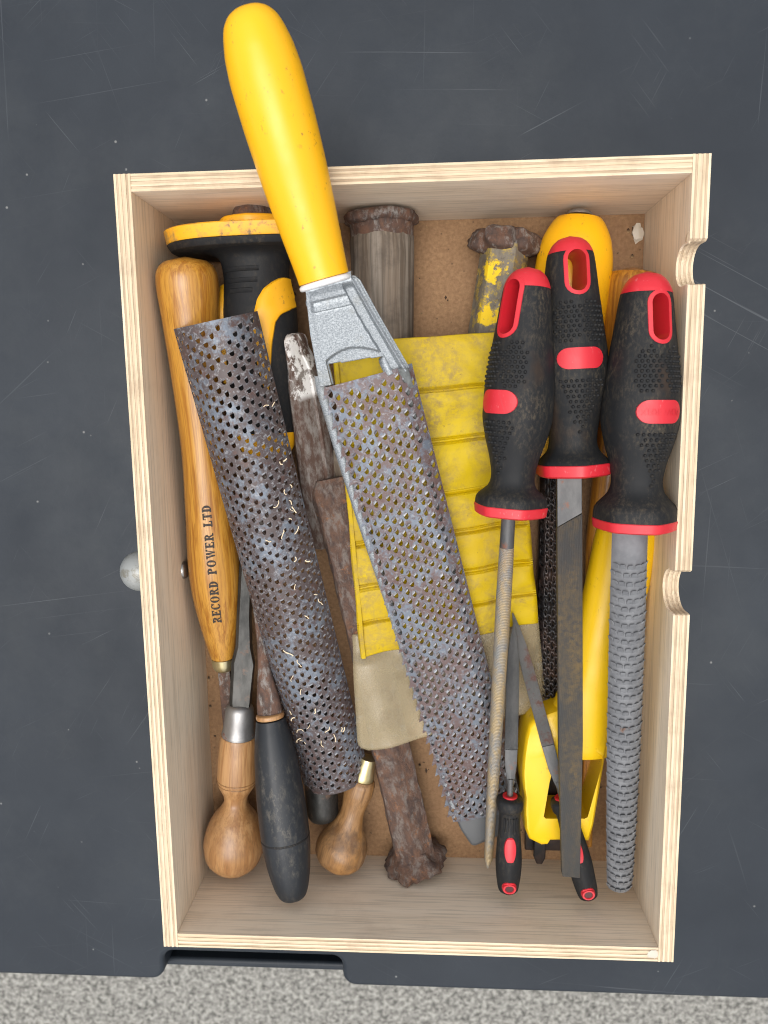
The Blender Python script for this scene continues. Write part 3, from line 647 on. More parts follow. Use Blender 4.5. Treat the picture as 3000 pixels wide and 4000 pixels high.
mushroom(fr, [(3306, 78), (3322, 88), (3336, 108), (3352, 118), (3370, 116), (3384, 104), (3391, 60), (3393, 3)], 2, 0.16, MT['rust_heavy'], t, flat=0.95, lobes=((-0.15, 0.10, 0.16), (0.55, 0.09, 0.14), (1.15, 0.10, 0.18), (-0.85, 0.09, 0.16)))

# old wooden-handled chisel with iron hoop
fr = Frame((1490, 818, 0.0275), (1512, 1900, 0.022))
t = thing('hooped_chisel', 'weathered grey wooden chisel handle with a rusty iron hoop at the back wall', 'chisel', fr.B)
put('handle', straight(fr, [(925, 121), (945, 123), (1000, 122), (1150, 119), (1320, 114), (1600, 100), (1880, 80)], jit=0.05, sides=8, blend=0.45, n=64).mesh('handle'), MT['grey_wood'], t, fr.M)
put('hoop', straight(fr, [(868, 121), (880, 126), (925, 122), (936, 119), (937, 100)], jit=0.02, n=56).mesh('hoop'), MT['rust'], t, fr.M)
mushroom(fr, [(884, 120), (878, 136), (868, 144), (852, 145), (838, 138), (830, 118), (827, 60), (826, 3)], 5, 0.10, MT['rust'], t)

# yellow-flaked cold chisel
fr = Frame((1982, 905, 0.021), (1850, 1820, 0.018))
t = thing('cold_chisel', 'cold chisel with flaking yellow paint and a mushroomed head beside the yellow handle', 'chisel', fr.B)
put('shaft', straight(fr, [(960, 92), (1100, 92), (1305, 94), (1820, 88)], sides=6, blend=0.95, rot=0.35, jit=0.015, n=48).mesh('shaft'), MT['flaked'], t, fr.M, smooth_angle=30)
mushroom(fr, [(1000, 84), (990, 112), (978, 138), (955, 144), (930, 138), (908, 120), (897, 88), (894, 3)], 9, 0.13, MT['rust'], t, flat=0.80, lobes=((0.30, 0.16, 0.30), (-0.85, 0.2, 0.28)))

# screwdriver with a bulbous beech handle, lower left
fr = Frame((962, 2200, 0.036), (909, 3400, 0.028))
t = thing('ball_screwdriver', 'old screwdriver with a bulbous pale beech handle in the lower left corner', 'screwdriver', fr.B)
h = put('handle', turned(fr, [(2866, 3), (2868, 66), (2880, 70), (2912, 73), (2970, 77), (3030, 78), (3060, 72), (3082, 60), (3105, 48), (3125, 45), (3150, 56), (3190, 86), (3240, 108), (3290, 117), (3340, 108), (3375, 82), (3394, 48), (3401, 3)], 120).mesh('handle'), MT['beech'], t, fr.M)
for py in (3036, 3050):
    y = fr.y(py); r = interp(smooth(fr.pr([(2970, 77), (3030, 78), (3060, 72), (3082, 60)]), 30), y)
    put('turned_groove', MB().lathe([(y - 0.0006, r - 0.0004), (y - 0.0003, r + 0.00025), (y + 0.0003, r + 0.00025), (y + 0.0006, r - 0.0004)], 40).mesh('groove'), MT['beech_dark'], h, fr.M)
put('ferrule', turned(fr, [(2870, 66), (2862, 66), (2850, 62), (2800, 58), (2770, 54), (2752, 44), (2745, 3)], 30).mesh('ferrule'), MT['steel_dull'], t, fr.M)
R = []
for py, l, r_, hh in ((2760, -34, 40, 0.0038), (2735, -38, 42, 0.0036), (2610, -38, 48, 0.0026), (2590, -40, 50, 0.0024), (2520, -24, 34, 0.0032), (2400, -24, 26, 0.0038), (2200, -22, 24, 0.0036)):
    yy = fr.y(py); s = fr.s_(yy); R.append((yy, [(l*s, yy, -hh), (l*s, yy, hh), ((l + 14)*s, yy, hh + 0.0016), (r_*s, yy, hh), (r_*s, yy, -hh)]))
put('blade', MB().rings([q[1] for q in sorted(R, key=lambda q: q[0])]).mesh('blade'), MT['steel_dark'], t, fr.M, bevel=0.0003)

# black-handled tool beside it
fr = Frame((992, 2300, 0.036), (1146, 3512, 0.060))
t = thing('black_handled_gouge', 'rust brown gouge with a worn black handle reaching the front wall', 'gouge', fr.B)
put('handle', turned(fr, [(2800, 3), (2803, 54), (2830, 60), (2870, 68), (2973, 82), (3153, 93), (3268, 94), (3360, 86), (3440, 72), (3490, 56), (3506, 40), (3511, 3)], 80, sides=10, blend=0.35).mesh('handle'), MT['black_wood'], t, fr.M)
put('collar_ring', turned(fr, [(2786, 50), (2790, 55), (2797, 56), (2804, 54)], 10).mesh('ring'), MT['beech'], t, fr.M)
put('shank', turned(fr, [(2790, 50), (2740, 46), (2680, 36), (2600, 24), (2500, 15), (2300, 12)], 40, flat=0.7).mesh('shank'), MT['rust'], t, fr.M)
put('handle_ring', turned(fr, [(3262, 93), (3266, 95), (3270, 95), (3274, 93)], 6, sides=10, blend=0.35).mesh('hring'), MT['rubber_dusty'], t, fr.M)

# steel punch end and second bulbous handle, under the curved blade
fr = Frame((1226, 2700, 0.026), (1262, 3200, 0.022))
tag(put('steel_punch', turned(fr, [(2700, 60), (3000, 63), (3120, 64), (3165, 63), (3185, 56), (3198, 40), (3202, 3)], 40).mesh('punch'), MT['steel_dark'], None, fr.M), 'dark blunt steel bar end poking out below the curved perforated blade', 'punch')
fr = Frame((1447, 2930, 0.024), (1312, 3388, 0.026))
t = thing('bulbous_handle', 'small grimy brown wooden bulb handle with brass ferrule below the curved blade', 'screwdriver', fr.B)
put('handle', turned(fr, [(3036, 3), (3040, 50), (3060, 60), (3090, 60), (3130, 52), (3170, 48), (3210, 58), (3260, 88), (3300, 104), (3335, 102), (3365, 82), (3382, 50), (3388, 3)], 90, jit=0.04).mesh('handle'), MT['beech_dark'], t, fr.M)
put('ferrule', turned(fr, [(3042, 46), (3030, 47), (3000, 40), (2960, 34)], 12).mesh('ferrule'), MT['brass'], t, fr.M)
fr = Frame((1318, 1735, 0.022), (1500, 2300, 0.018))
tag(put('file_handle', turned(fr, [(1735, 3), (1738, 26), (1760, 44), (1800, 52), (1900, 54), (2300, 48)], 40).mesh('fh'), MT['grey_wood'], None, fr.M), 'end of a grimy wooden handle between the rusty bar and the yellow pouch', 'handle')

# ------------------------------------------------------------------ yellow pouch with clear flap
def quad(c, u, v):
    a = PX(*c[0]).lerp(PX(*c[1]), u); b = PX(*c[3]).lerp(PX(*c[2]), u); return a.lerp(b, v)
t = thing('tool_pouch', 'stained yellow vinyl tool pouch with welded seams under the perforated blade', 'pouch', PX(1750, 1900, 0.03))
cor = [(1296, 1342, 0.048), (2002, 1290, 0.050), (2102, 2434, 0.030), (1410, 2572, 0.0400)]
seams = [0.165, 0.325, 0.495, 0.63, 0.77, 0.885]
rows = []; NU, NV = 40, 420
for j in range(NV + 1):
    v = j / NV; row = []
    e = [0] + seams + [1]
    k = max(i for i in range(len(e) - 1) if e[i] <= v + 1e-9); f = (v - e[k]) / (e[k+1] - e[k])
    bul = math.sin(math.pi * f) ** 0.6; ds = min(abs(v - s_) for s_ in seams)
    for i in range(NU + 1):
        u = i / NU; p = quad(cor, u, v)
        edge = min(1, min(u, 1 - u) * 9) ** 0.5
        z = 0.0022 * bul * edge + 0.0026 * mnoise.noise(Vector((u * 3, v * 9, 1))) * edge + 0.0009 * mnoise.noise(Vector((u * 14, v * 22, 4)))
        if ds < 0.011: z += 0.0006 * math.cos(ds / 0.011 * math.pi * 3) - 0.0007 * (1 - ds / 0.011)
        p.x += 0.0016 * mnoise.noise(Vector((v * 5, 3, 0))) * (2 * u - 1); p.y += 0.002 * mnoise.noise(Vector((u * 4, 7, v))) 
        p.z += z; row.append(tuple(p))
    rows.append(row)
put('pocket_panel', MB().grid(rows).mesh('pouch'), MT['pouch'], t, solid=0.0016, smooth_angle=70)
rows = []
for k, u0 in enumerate((0.012, 0.022)):
    pass
mb = MB(); R = []
for j in range(61):
    v = j / 60; p = quad(cor, 0.006, v); q = quad(cor, 0.028, v); zz = 0.0012 + 0.0022 * mnoise.noise(Vector((0.02, v * 7, 1)))
    R.append([(p.x, p.y, p.z - 0.001), (p.x, p.y, p.z + zz), (q.x, q.y, q.z + zz + 0.0008), (q.x, q.y, q.z - 0.001)])
put('edge_binding', MB().grid(R).mesh('binding'), MT['pouch'], t, smooth_angle=60)
fc = [(1376, 2480, 0.0375), (2100, 2380, 0.028), (2135, 2770, 0.022), (1398, 2934, 0.0370)]
rows = []
for j in range(41):
    v = j / 40; row = []
    for i in range(41):
        u = i / 40; uu = u
        if v > 0.90: c = math.sqrt(max(0, 1 - ((v - 0.90) / 0.10) ** 2)); uu = lerp(0.055 * (1 - c), 1 - 0.055 * (1 - c), u)
        p = quad(fc, uu, v); p.z += 0.0065 * sstep(v, 0.14, 0.26) * math.exp(-((uu - lerp(0.06, 0.17, v)) / 0.13) ** 2) + 0.0012 * math.sin(u * 9 + v * 4) * 0.6 + 0.0014 * mnoise.noise(Vector((u * 4, v * 4, 9))); 
        row.append(tuple(p))
    rows.append(row)
put('clear_flap', MB().grid(rows).mesh('flap'), MT['clear'], t, solid=0.0009, smooth_angle=70, label='cloudy clear vinyl flap')

# ------------------------------------------------------------------ right-hand tools on the floor
# yellow-handled surform under the files
fr = Frame((2266, 818, 0.026), (2150, 1850, 0.024))
t = thing('perforated_rasp', 'yellow handled rasp with a black perforated blade buried under the files', 'rasp', fr.B)
put('handle', turned(fr, [(836, 3), (838, 62), (850, 84), (890, 112), (950, 136), (1030, 148), (1120, 150), (1300, 140), (1500, 122), (1700, 104), (1800, 96), (1802, 3)], 60, flat=0.90).mesh('handle'), MT['yellow'], t, fr.M)
put('end_cap', turned(fr, [(840, 50), (832, 48), (826, 42), (820, 26), (818, 3)], 12).mesh('cap'), MT['steel_dull'], t, fr.M)
f2 = Frame((2180, 1840, 0.026), (2150, 2990, 0.016))
W2 = 62 * f2.s_(f2.L / 2)
def s2(a, v):
    e = abs(a) / W2; return ((a, v, 0.004 - 0.006 * max(0, e - 0.72) / 0.28), (0, 0, 1))
sh_, te_ = perforated_sheet(f2.L, W2, 8, 0.0075, s2, rnd, (0.006, 0.006))
b = put('blade', sh_.mesh('blade'), MT['perf_black'], t, f2.M, solid=0.0006)
put('teeth', te_.mesh('teeth'), MT['perf_black'], b, f2.M, kind='stuff')
put('blade_carrier', MB().box(-W2 * 0.98, W2 * 0.98, 0.004, f2.L - 0.002, -0.012, -0.0048).mesh('carrier'), MT['perf_black'], t, f2.M, bevel=0.001)

# amber wooden handle at the right wall
fr = Frame((2474, 1046, 0.027), (2330, 2330, 0.020))
t = thing('turning_tool', 'worn amber wooden handle half hidden between the yellow handle and the right drawer wall', 'chisel', fr.B)
put('handle', turned(fr, [(1044, 3), (1048, 50), (1062, 84), (1090, 104), (1130, 110), (1300, 96), (1600, 74), (1900, 66), (2100, 64), (2250, 52), (2330, 40)], 60).mesh('handle'), MT['ash2'], t, fr.M)
f2 = Frame((2330, 2320, 0.018), (2284, 3300, 0.010))
put('blade', MB().box(-0.0045, 0.0045, 0, f2.L, -0.004, 0.004).mesh('blade'), MT['ash2'], t, f2.M, bevel=0.0015)

# yellow plane body
t = thing('plane_rasp', 'lemon yellow plastic block rasp with a square window lying under the flat file', 'rasp', PX(2200, 3100, 0.02))
ZT = 0.042
def P2(l, z=ZT): return [tuple(PX(x, y, z).xy) for x, y in l]
outl = [(2177, 2776), (2140, 2790), (2095, 2806), (2068, 2834), (2055, 2880), (2044, 2960), (2040, 3020), (2044, 3080), (2050, 3120), (2048, 3180), (2053, 3250), (2068, 3285), (2116, 3308), (2140, 3306), (2150, 3290), (2240, 3288), (2286, 3292), (2304, 3292), (2322, 3230), (2368, 2960), (2378, 2890), (2376, 2776)]
top_ = P2(outl); low = P2(outl, 0.014); mb = MB(); n = len(outl)
ctr = Vector((sum(p[0] for p in top_) / n, sum(p[1] for p in top_) / n))
R = []
def ins(pl, d): return [((p[0] - ctr.x) * (1 - d) + ctr.x, (p[1] - ctr.y) * (1 - d) + ctr.y) for p in pl]
for z, d in ((0.012, -0.02), (0.030, -0.015), (0.0375, 0.0), (0.0405, 0.02), (ZT, 0.07)): R.append([(x, y, z) for x, y in ins(top_, d)])
body = MB().rings(R).mesh('body')
win = [(2160, 3000), (2272, 2938), (2330, 2936), (2352, 2950), (2356, 2975), (2296, 3192), (2284, 3198), (2132, 3198), (2124, 3190), (2146, 3060)]
wm = MB(); wt = P2(win); wl_ = P2(win, 0.016)
wm.rings([[(x, y, -0.02) for x, y in ins(wt, 0.0)], [(x, y, 0.06) for x, y in wt]])
body2 = boolean(body, wm.mesh('w'), 'DIFFERENCE')
bo = put('body', body2, MT['yellow2'], t, smooth_angle=40)
R = []
for py, cx, hw, hh, z in ((2005, 2462, 60, 0.006, 0.036), (2015, 2460, 95, 0.011, 0.036), (2040, 2455, 112, 0.013, 0.036), (2150, 2436, 120, 0.0150, 0.035), (2300, 2405, 120, 0.0150, 0.034), (2450, 2370, 116, 0.0145, 0.033), (2600, 2335, 116, 0.0140, 0.0315), (2720, 2300, 126, 0.0130, 0.0308), (2800, 2272, 132, 0.0126, 0.0308), (2880, 2255, 138, 0.0124, 0.0306), (2926, 2245, 138, 0.0120, 0.0305), (2938, 2245, 134, 0.0110, 0.0300)):
    c = PX(cx, py, z); s = proj(c)[2] / FPX; R.append((c.y, c.x, hw * s, hh, c.z))
R = smooth(sorted(R), 50); rr = []
for (yy, cx, hw, hh, z) in R:
    ring = []
    for j in range(36):
        th = -2 * math.pi * j / 36; c_, s_ = math.cos(th), math.sin(th); ring.append((cx + hw * abs(s_) ** 0.8 * math.copysign(1, s_), yy, z + hh * abs(c_) ** 0.8 * math.copysign(1, c_)))
    rr.append(ring)
put('grip', MB().rings(rr).mesh('grip'), MT['yellow2'], t, smooth_angle=60)
q = PX(2108, 3345, 0.014)
put('blade_tab', MB().prism([(q.x - 0.0035, q.y + 0.016), (q.x - 0.0042, q.y - 0.001), (q.x - 0.002, q.y - 0.0065), (q.x + 0.002, q.y - 0.0068), (q.x + 0.0042, q.y - 0.002), (q.x + 0.0048, q.y + 0.016)], 0.010, 0.0135).mesh('tab'), MT['perf_black'], t, bevel=0.0008)
q0, q1 = PX(2050, 3300, 0.006), PX(2290, 3270, 0.006)
put('sole_blade', MB().box(q0.x, q1.x, PX(2100, 3318, 0.006).y, PX(2100, 2800, 0.006).y, 0.003, 0.0075).mesh('sole'), MT['perf_black'], t, bevel=0.0008)

# ------------------------------------------------------------------ black and red handled files
def file_handle(t, fr, rows, phi, cap_py, slot, badge, upper, lower, collar, dusty):
    prof = smooth(fr.pr(rows), 70)
    def section(y, k=1.0, n=48):
        r = interp(prof, y) * k; yc = fr.y(collar[0]); tt = max(0, min(1, 1 - (y - yc) / 0.012)); bl = lerp(0.22, 0.62, tt); ring = []
        for j in range(n):
            th = -2 * math.pi * j / n; w = math.pi / 3; a = ((th - phi) % w) - w / 2; q = lerp(1, math.cos(w / 2) / math.cos(a) * 1.07, bl); ring.append((r * q * math.sin(th), y, r * q * math.cos(th)))
        return ring
    def loft(y0, y1, k=1.0, n=60):
        return MB().rings([section(lerp(y0, y1, i / n), k) for i in range(n + 1)]).mesh('h')
    yt, yb = prof[-1][0], fr.y(collar[0]); yc = fr.y(cap_py)
    RY = Matrix.Rotation(phi, 3, 'Y')
    def stadium(yc_, hy, hx, z0, z1, n=10, across=False):
        pl = []
        if not across:
            r = hx; c = hy - r
            pl = [(r * math.cos(math.pi * i / n), yc_ + c + r * math.sin(math.pi * i / n)) for i in range(n + 1)] + [(-r * math.cos(math.pi * i / n), yc_ - c - r * math.sin(math.pi * i / n)) for i in range(n + 1)]
        else:
            r = hy; c = hx - r
            pl = [(c + r * math.sin(math.pi * i / n), yc_ - r * math.cos(math.pi * i / n)) for i in range(n + 1)] + [(-c - r * math.sin(math.pi * i / n), yc_ + r * math.cos(math.pi * i / n)) for i in range(n + 1)]
        m = MB().prism(pl, z0, z1); m.v = [tuple(RY @ Vector(v)) for v in m.v]; return m.mesh('s')
    s1 = fr.y(slot[0]); s0 = fr.y(slot[1]); sc_, sh_ = (s0 + s1) / 2, (s1 - s0) / 2; hx = slot[2] * fr.s_(sc_); wall = 0.0021
    outer = lambda: stadium(sc_, sh_, hx, -0.05, 0.05)
    inner = lambda: stadium(sc_, sh_ - wall, hx - wall, -0.06, 0.06)
    body = boolean(loft(yb, yt - 0.0025), outer(), 'DIFFERENCE')
    b1, b0 = fr.y(badge[0]), fr.y(badge[1]); bc, bh = (b0 + b1) / 2, (b1 - b0) / 2; bw = badge[2] * fr.s_(bc)
    o = put('grip', body, MT['rubber_dusty' if dusty else 'rubber'], t, fr.M, smooth_angle=50)
    cap = boolean(loft(yc, yt, 1.012, 40), outer(), 'DIFFERENCE')
    put('end_cap', cap, MT['red'], t, fr.M, smooth_angle=50)
    liner = boolean(boolean(loft(yb + 0.02, yt - 0.001, 1.03), outer(), 'INTERSECT'), inner(), 'DIFFERENCE')
    put('hanging_slot', liner, MT['red'], t, fr.M, smooth_angle=50)
    bd = boolean(loft(yb + 0.01, yt - 0.02, 1.035), stadium(bc, bh, bw, 0.001, 0.06, across=True), 'INTERSECT')
    bo = put('badge', bd, MT['red'], t, fr.M, smooth_angle=50)
    # red collar disc
    R = []; y0 = fr.y(collar[1]); y1 = fr.y(collar[0])
    for y, k in ((y0, 0.93), (lerp(y0, y1, 0.15), 0.99), (y1 + 0.0002, 1.02), (y1 + 0.0006, 1.0)):
        base = section(yb + 1e-4, k); R.append([(p[0], y, p[2]) for p in base])
    put('collar', MB().rings(R).mesh('collar'), MT['red'], t, fr.M, smooth_angle=40)
    # rubber pips
    mb = MB()
    def pip(y, th, r0):
        w = math.pi / 3; a = ((th) % w) - w / 2; r = interp(prof, y) * lerp(1, math.cos(w / 2) / math.cos(a) * 1.07, 0.22)
        c = Vector((r * math.sin(th + phi), y, r * math.cos(th + phi))); nn = Vector((math.sin(th + phi), 0, math.cos(th + phi))); tx = Vector((math.cos(th + phi), 0, -math.sin(th + phi))); ty = Vector((0, 1, 0)); vs_ = []
        for rr_, h in ((r0, -0.0003), (r0 * 0.8, 0.0007), (r0 * 0.35, 0.0011)):
            for i in range(6): vs_.append(c + tx * (rr_ * math.cos(i * math.pi / 3)) + ty * (rr_ * math.sin(i * math.pi / 3)) + nn * h)
        mb.add(vs_, [(k * 6 + i, k * 6 + (i + 1) % 6, (k + 1) * 6 + (i + 1) % 6, (k + 1) * 6 + i) for k in range(2) for i in range(6)] + [tuple(12 + i for i in range(6))])
    st = 0.0030
    u1, u0 = fr.y(upper[0]), fr.y(upper[1]); uc, uh = (u0 + u1) / 2, (u1 - u0) / 2; k = 0
    y = u0 + 0.001
    while y < u1:
        r = interp(prof, y); half = upper[3] * fr.s_(y) * math.sqrt(max(0.05, 1 - (max(0, abs(y - uc) - uh * 0.55) / (uh * 0.5)) ** 2))
        for sg in (-1, 1):
            a0 = sg * upper[2]; m = int(half / st)
            for i in range(-m, m + 1): pip(y, a0 + (i + (0.5 if k % 2 else 0)) * st / r, 0.0011)
        y += st * 0.87; k += 1
    l1, l0 = fr.y(lower[0]), fr.y(lower[1]); y = l1; k = 0
    while y > l0:
        r = interp(prof, y); half = lower[2] * fr.s_(y) * (y - l0) / (l1 - l0); m = int(half / st)
        for i in range(-m, m + 1): pip(y, (i + (0.5 if k % 2 else 0)) * st / r, 0.0011)
        y -= st * 0.95; k += 1
    put('grip_pips', mb.mesh('pips'), MT['rubber_clean'], o, fr.M, kind='stuff')
    return bo, prof, (bc, bh, bw)

# round file
G3 = 'files with black and red handles'
fr = Frame((2064, 1043, 0.078), (1994, 1975, 0.078))
t = thing('round_file', 'slim round file clogged with wood dust with black and red handle lying over the pouch', 'file', fr.B, G3)
file_handle(t, fr, [(1043, 3), (1047, 26), (1058, 49), (1078, 70), (1100, 82), (1125, 90), (1250, 106), (1400, 124), (1540, 136), (1620, 136), (1700, 122), (1800, 94), (1860, 84), (1890, 88), (1912, 104), (1930, 128), (1945, 137), (1975, 137)], -0.80, 1128, (1085, 1330, 50), (1528, 1618, 84), (1345, 1520, 0.42, 44), (1650, 1850, 80), (1975, 2012), True)
f2 = Frame((1988, 1985, 0.078), (1906, 3390, 0.031))
put('blade', straight(f2, [(1985, 27), (2135, 28), (2136, 28)], n=20).mesh('b'), MT['file_smooth'], t, f2.M)
put('cut_blade', turned(f2, [(2136, 28.5), (2300, 30), (2700, 27), (3000, 24), (3250, 19), (3380, 16), (3388, 12), (3391, 3)], 30).mesh('b'), MT['file_round'], t, f2.M)
# flat file
fr = Frame((2226, 923, 0.066), (2238, 1812, 0.066))
t = thing('flat_file', 'dark flat file with black and red handle, middle one of the three', 'file', fr.B, G3)
file_handle(t, fr, [(923, 3), (927, 26), (938, 49), (958, 70), (980, 82), (1005, 91), (1130, 106), (1280, 124), (1400, 138), (1470, 140), (1550, 128), (1650, 102), (1720, 92), (1755, 98), (1780, 118), (1800, 138), (1812, 143)], 0.10, 992, (975, 1166, 50), (1366, 1446, 88), (1180, 1345, 0.44, 44), (1490, 1700, 92), (1812, 1856), False)
f2 = Frame((2222, 1822, 0.066), (2230, 3416, 0.062))
W_ = 46 * f2.s_(f2.L * 0.5)
yb = f2.y(2030); th_ = 0.0022
put('bare_shoulder', MB().prism([(-W_ * 1.0, yb - 0.004), (W_ * 1.0, yb + 0.004), (W_ * 1.0, f2.L - 0.003), (W_ * 0.7, f2.L + 0.001), (-W_ * 0.7, f2.L + 0.001), (-W_ * 1.0, f2.L - 0.003)], -th_, th_).mesh('b'), MT['file_smooth'], t, f2.M, bevel=0.0004)
put('cut_blade', MB().prism([(-W_ * 0.84, 0.002), (-W_ * 0.78, 0.0), (W_ * 0.74, -0.001), (W_ * 1.02, yb * 0.4), (W_ * 1.02, yb + 0.0038), (-W_ * 1.02, yb - 0.0042), (-W_ * 1.02, yb * 0.4)], -th_ - 0.0001, th_ + 0.0001).mesh('b'), MT['file_flat'], t, f2.M, bevel=0.0004)
# half-round rasp
fr = Frame((2529, 1061, 0.079), (2479, 2030, 0.079))
t = thing('half_round_rasp', 'coarse toothed half round wood rasp with black and red handle along the right wall', 'rasp', fr.B, G3)
bo, prof, (bc, bh, bw) = file_handle(t, fr, [(1061, 3), (1065, 27), (1076, 51), (1096, 73), (1118, 86), (1145, 96), (1260, 112), (1400, 130), (1540, 146), (1630, 148), (1720, 132), (1820, 104), (1880, 95), (1920, 104), (1950, 128), (1975, 150), (1995, 155), (2030, 155)], 0.30, 1148, (1142, 1352, 50), (1562, 1650, 92), (1360, 1535, 0.42, 46), (1692, 1890, 88), (2030, 2066), True)
# embossed maker's word on the badge, red on red
cu = bpy.data.curves.new('txt', 'FONT'); cu.body = 'POWERFIX'; cu.size = 0.0050; cu.align_x = 'CENTER'; cu.align_y = 'CENTER'; cu.extrude = 0.0
to = bpy.data.objects.new('txt', cu); scene.collection.objects.link(to); dg = bpy.context.evaluated_depsgraph_get()
me = bpy.data.meshes.new_from_object(to.evaluated_get(dg)); bpy.data.objects.remove(to)
for v in me.vertices:
    r = interp(prof, bc) * 1.045 ; th = 0.30 - v.co.x / r; v.co = Vector((r * math.sin(th), bc - v.co.y, r * math.cos(th)))
put('lettering', me, MT['red'], bo, fr.M, smooth_angle=0)
f2 = Frame((2462, 2035, 0.079), (2420, 3466, 0.050))
rows = f2.pr([(2035, 68), (2110, 69), (2190, 69), (2500, 69), (2900, 65), (3200, 58), (3440, 50), (3462, 46), (3466, 44)])
def rasp_sec(y, n=18):
    w = interp(rows, y); R_ = w / math.sin(1.15); pts = []
    for i in range(n + 1):
        a = lerp(-1.15, 1.15, i / n); pts.append((R_ * math.sin(a), y, R_ * (math.cos(a) - math.cos(1.15))))
    return pts + [(w * 0.5, y, -0.0005), (-w * 0.5, y, -0.0005)]
ysh = f2.y(2190)
put('blade', MB().rings([rasp_sec(lerp(0, f2.L, i / 40)) for i in range(41)]).mesh('b'), MT['rasp'], t, f2.M)
mb = MB(); y = 0.0042; k = 0
while y < ysh:
    w = interp(rows, y); R_ = w / math.sin(1.15); nt_ = 6
    for i in range(nt_):
        a = (i - (nt_ - 1) / 2 + (0.25 if k % 2 else -0.25)) * (2.2 / nt_) + rnd.uniform(-.02, .02)
        if abs(a) > 1.06: continue
        def S(aa, yy, h): return ((R_ + h) * math.sin(aa), yy, (R_ + h) * math.cos(aa) - R_ * math.cos(1.15))
        d = 0.16; yy = y + (a * a) * 0.0008 + rnd.uniform(-.0002, .0002); hh = 0.0017 * rnd.uniform(0.85, 1.15) * (1 - 0.4 * a * a)
        mb.add([S(a - d, yy - 0.0036, -1e-4), S(a + d, yy - 0.0036, -1e-4), S(a - d * 1.1, yy - 0.0014, -1e-4), S(a + d * 1.1, yy - 0.0014, -1e-4), S(a - d * 0.6, yy, hh), S(a + d * 0.6, yy, hh), S(a, yy - 0.0014, -2e-4)],
               [(0, 1, 5, 4), (0, 4, 2), (1, 3, 5), (2, 4, 6), (4, 5, 6), (5, 3, 6)])
    y += 0.0052; k += 1
put('teeth', mb.mesh('teeth'), MT['rasp'], t, f2.M, kind='stuff', smooth_angle=0)

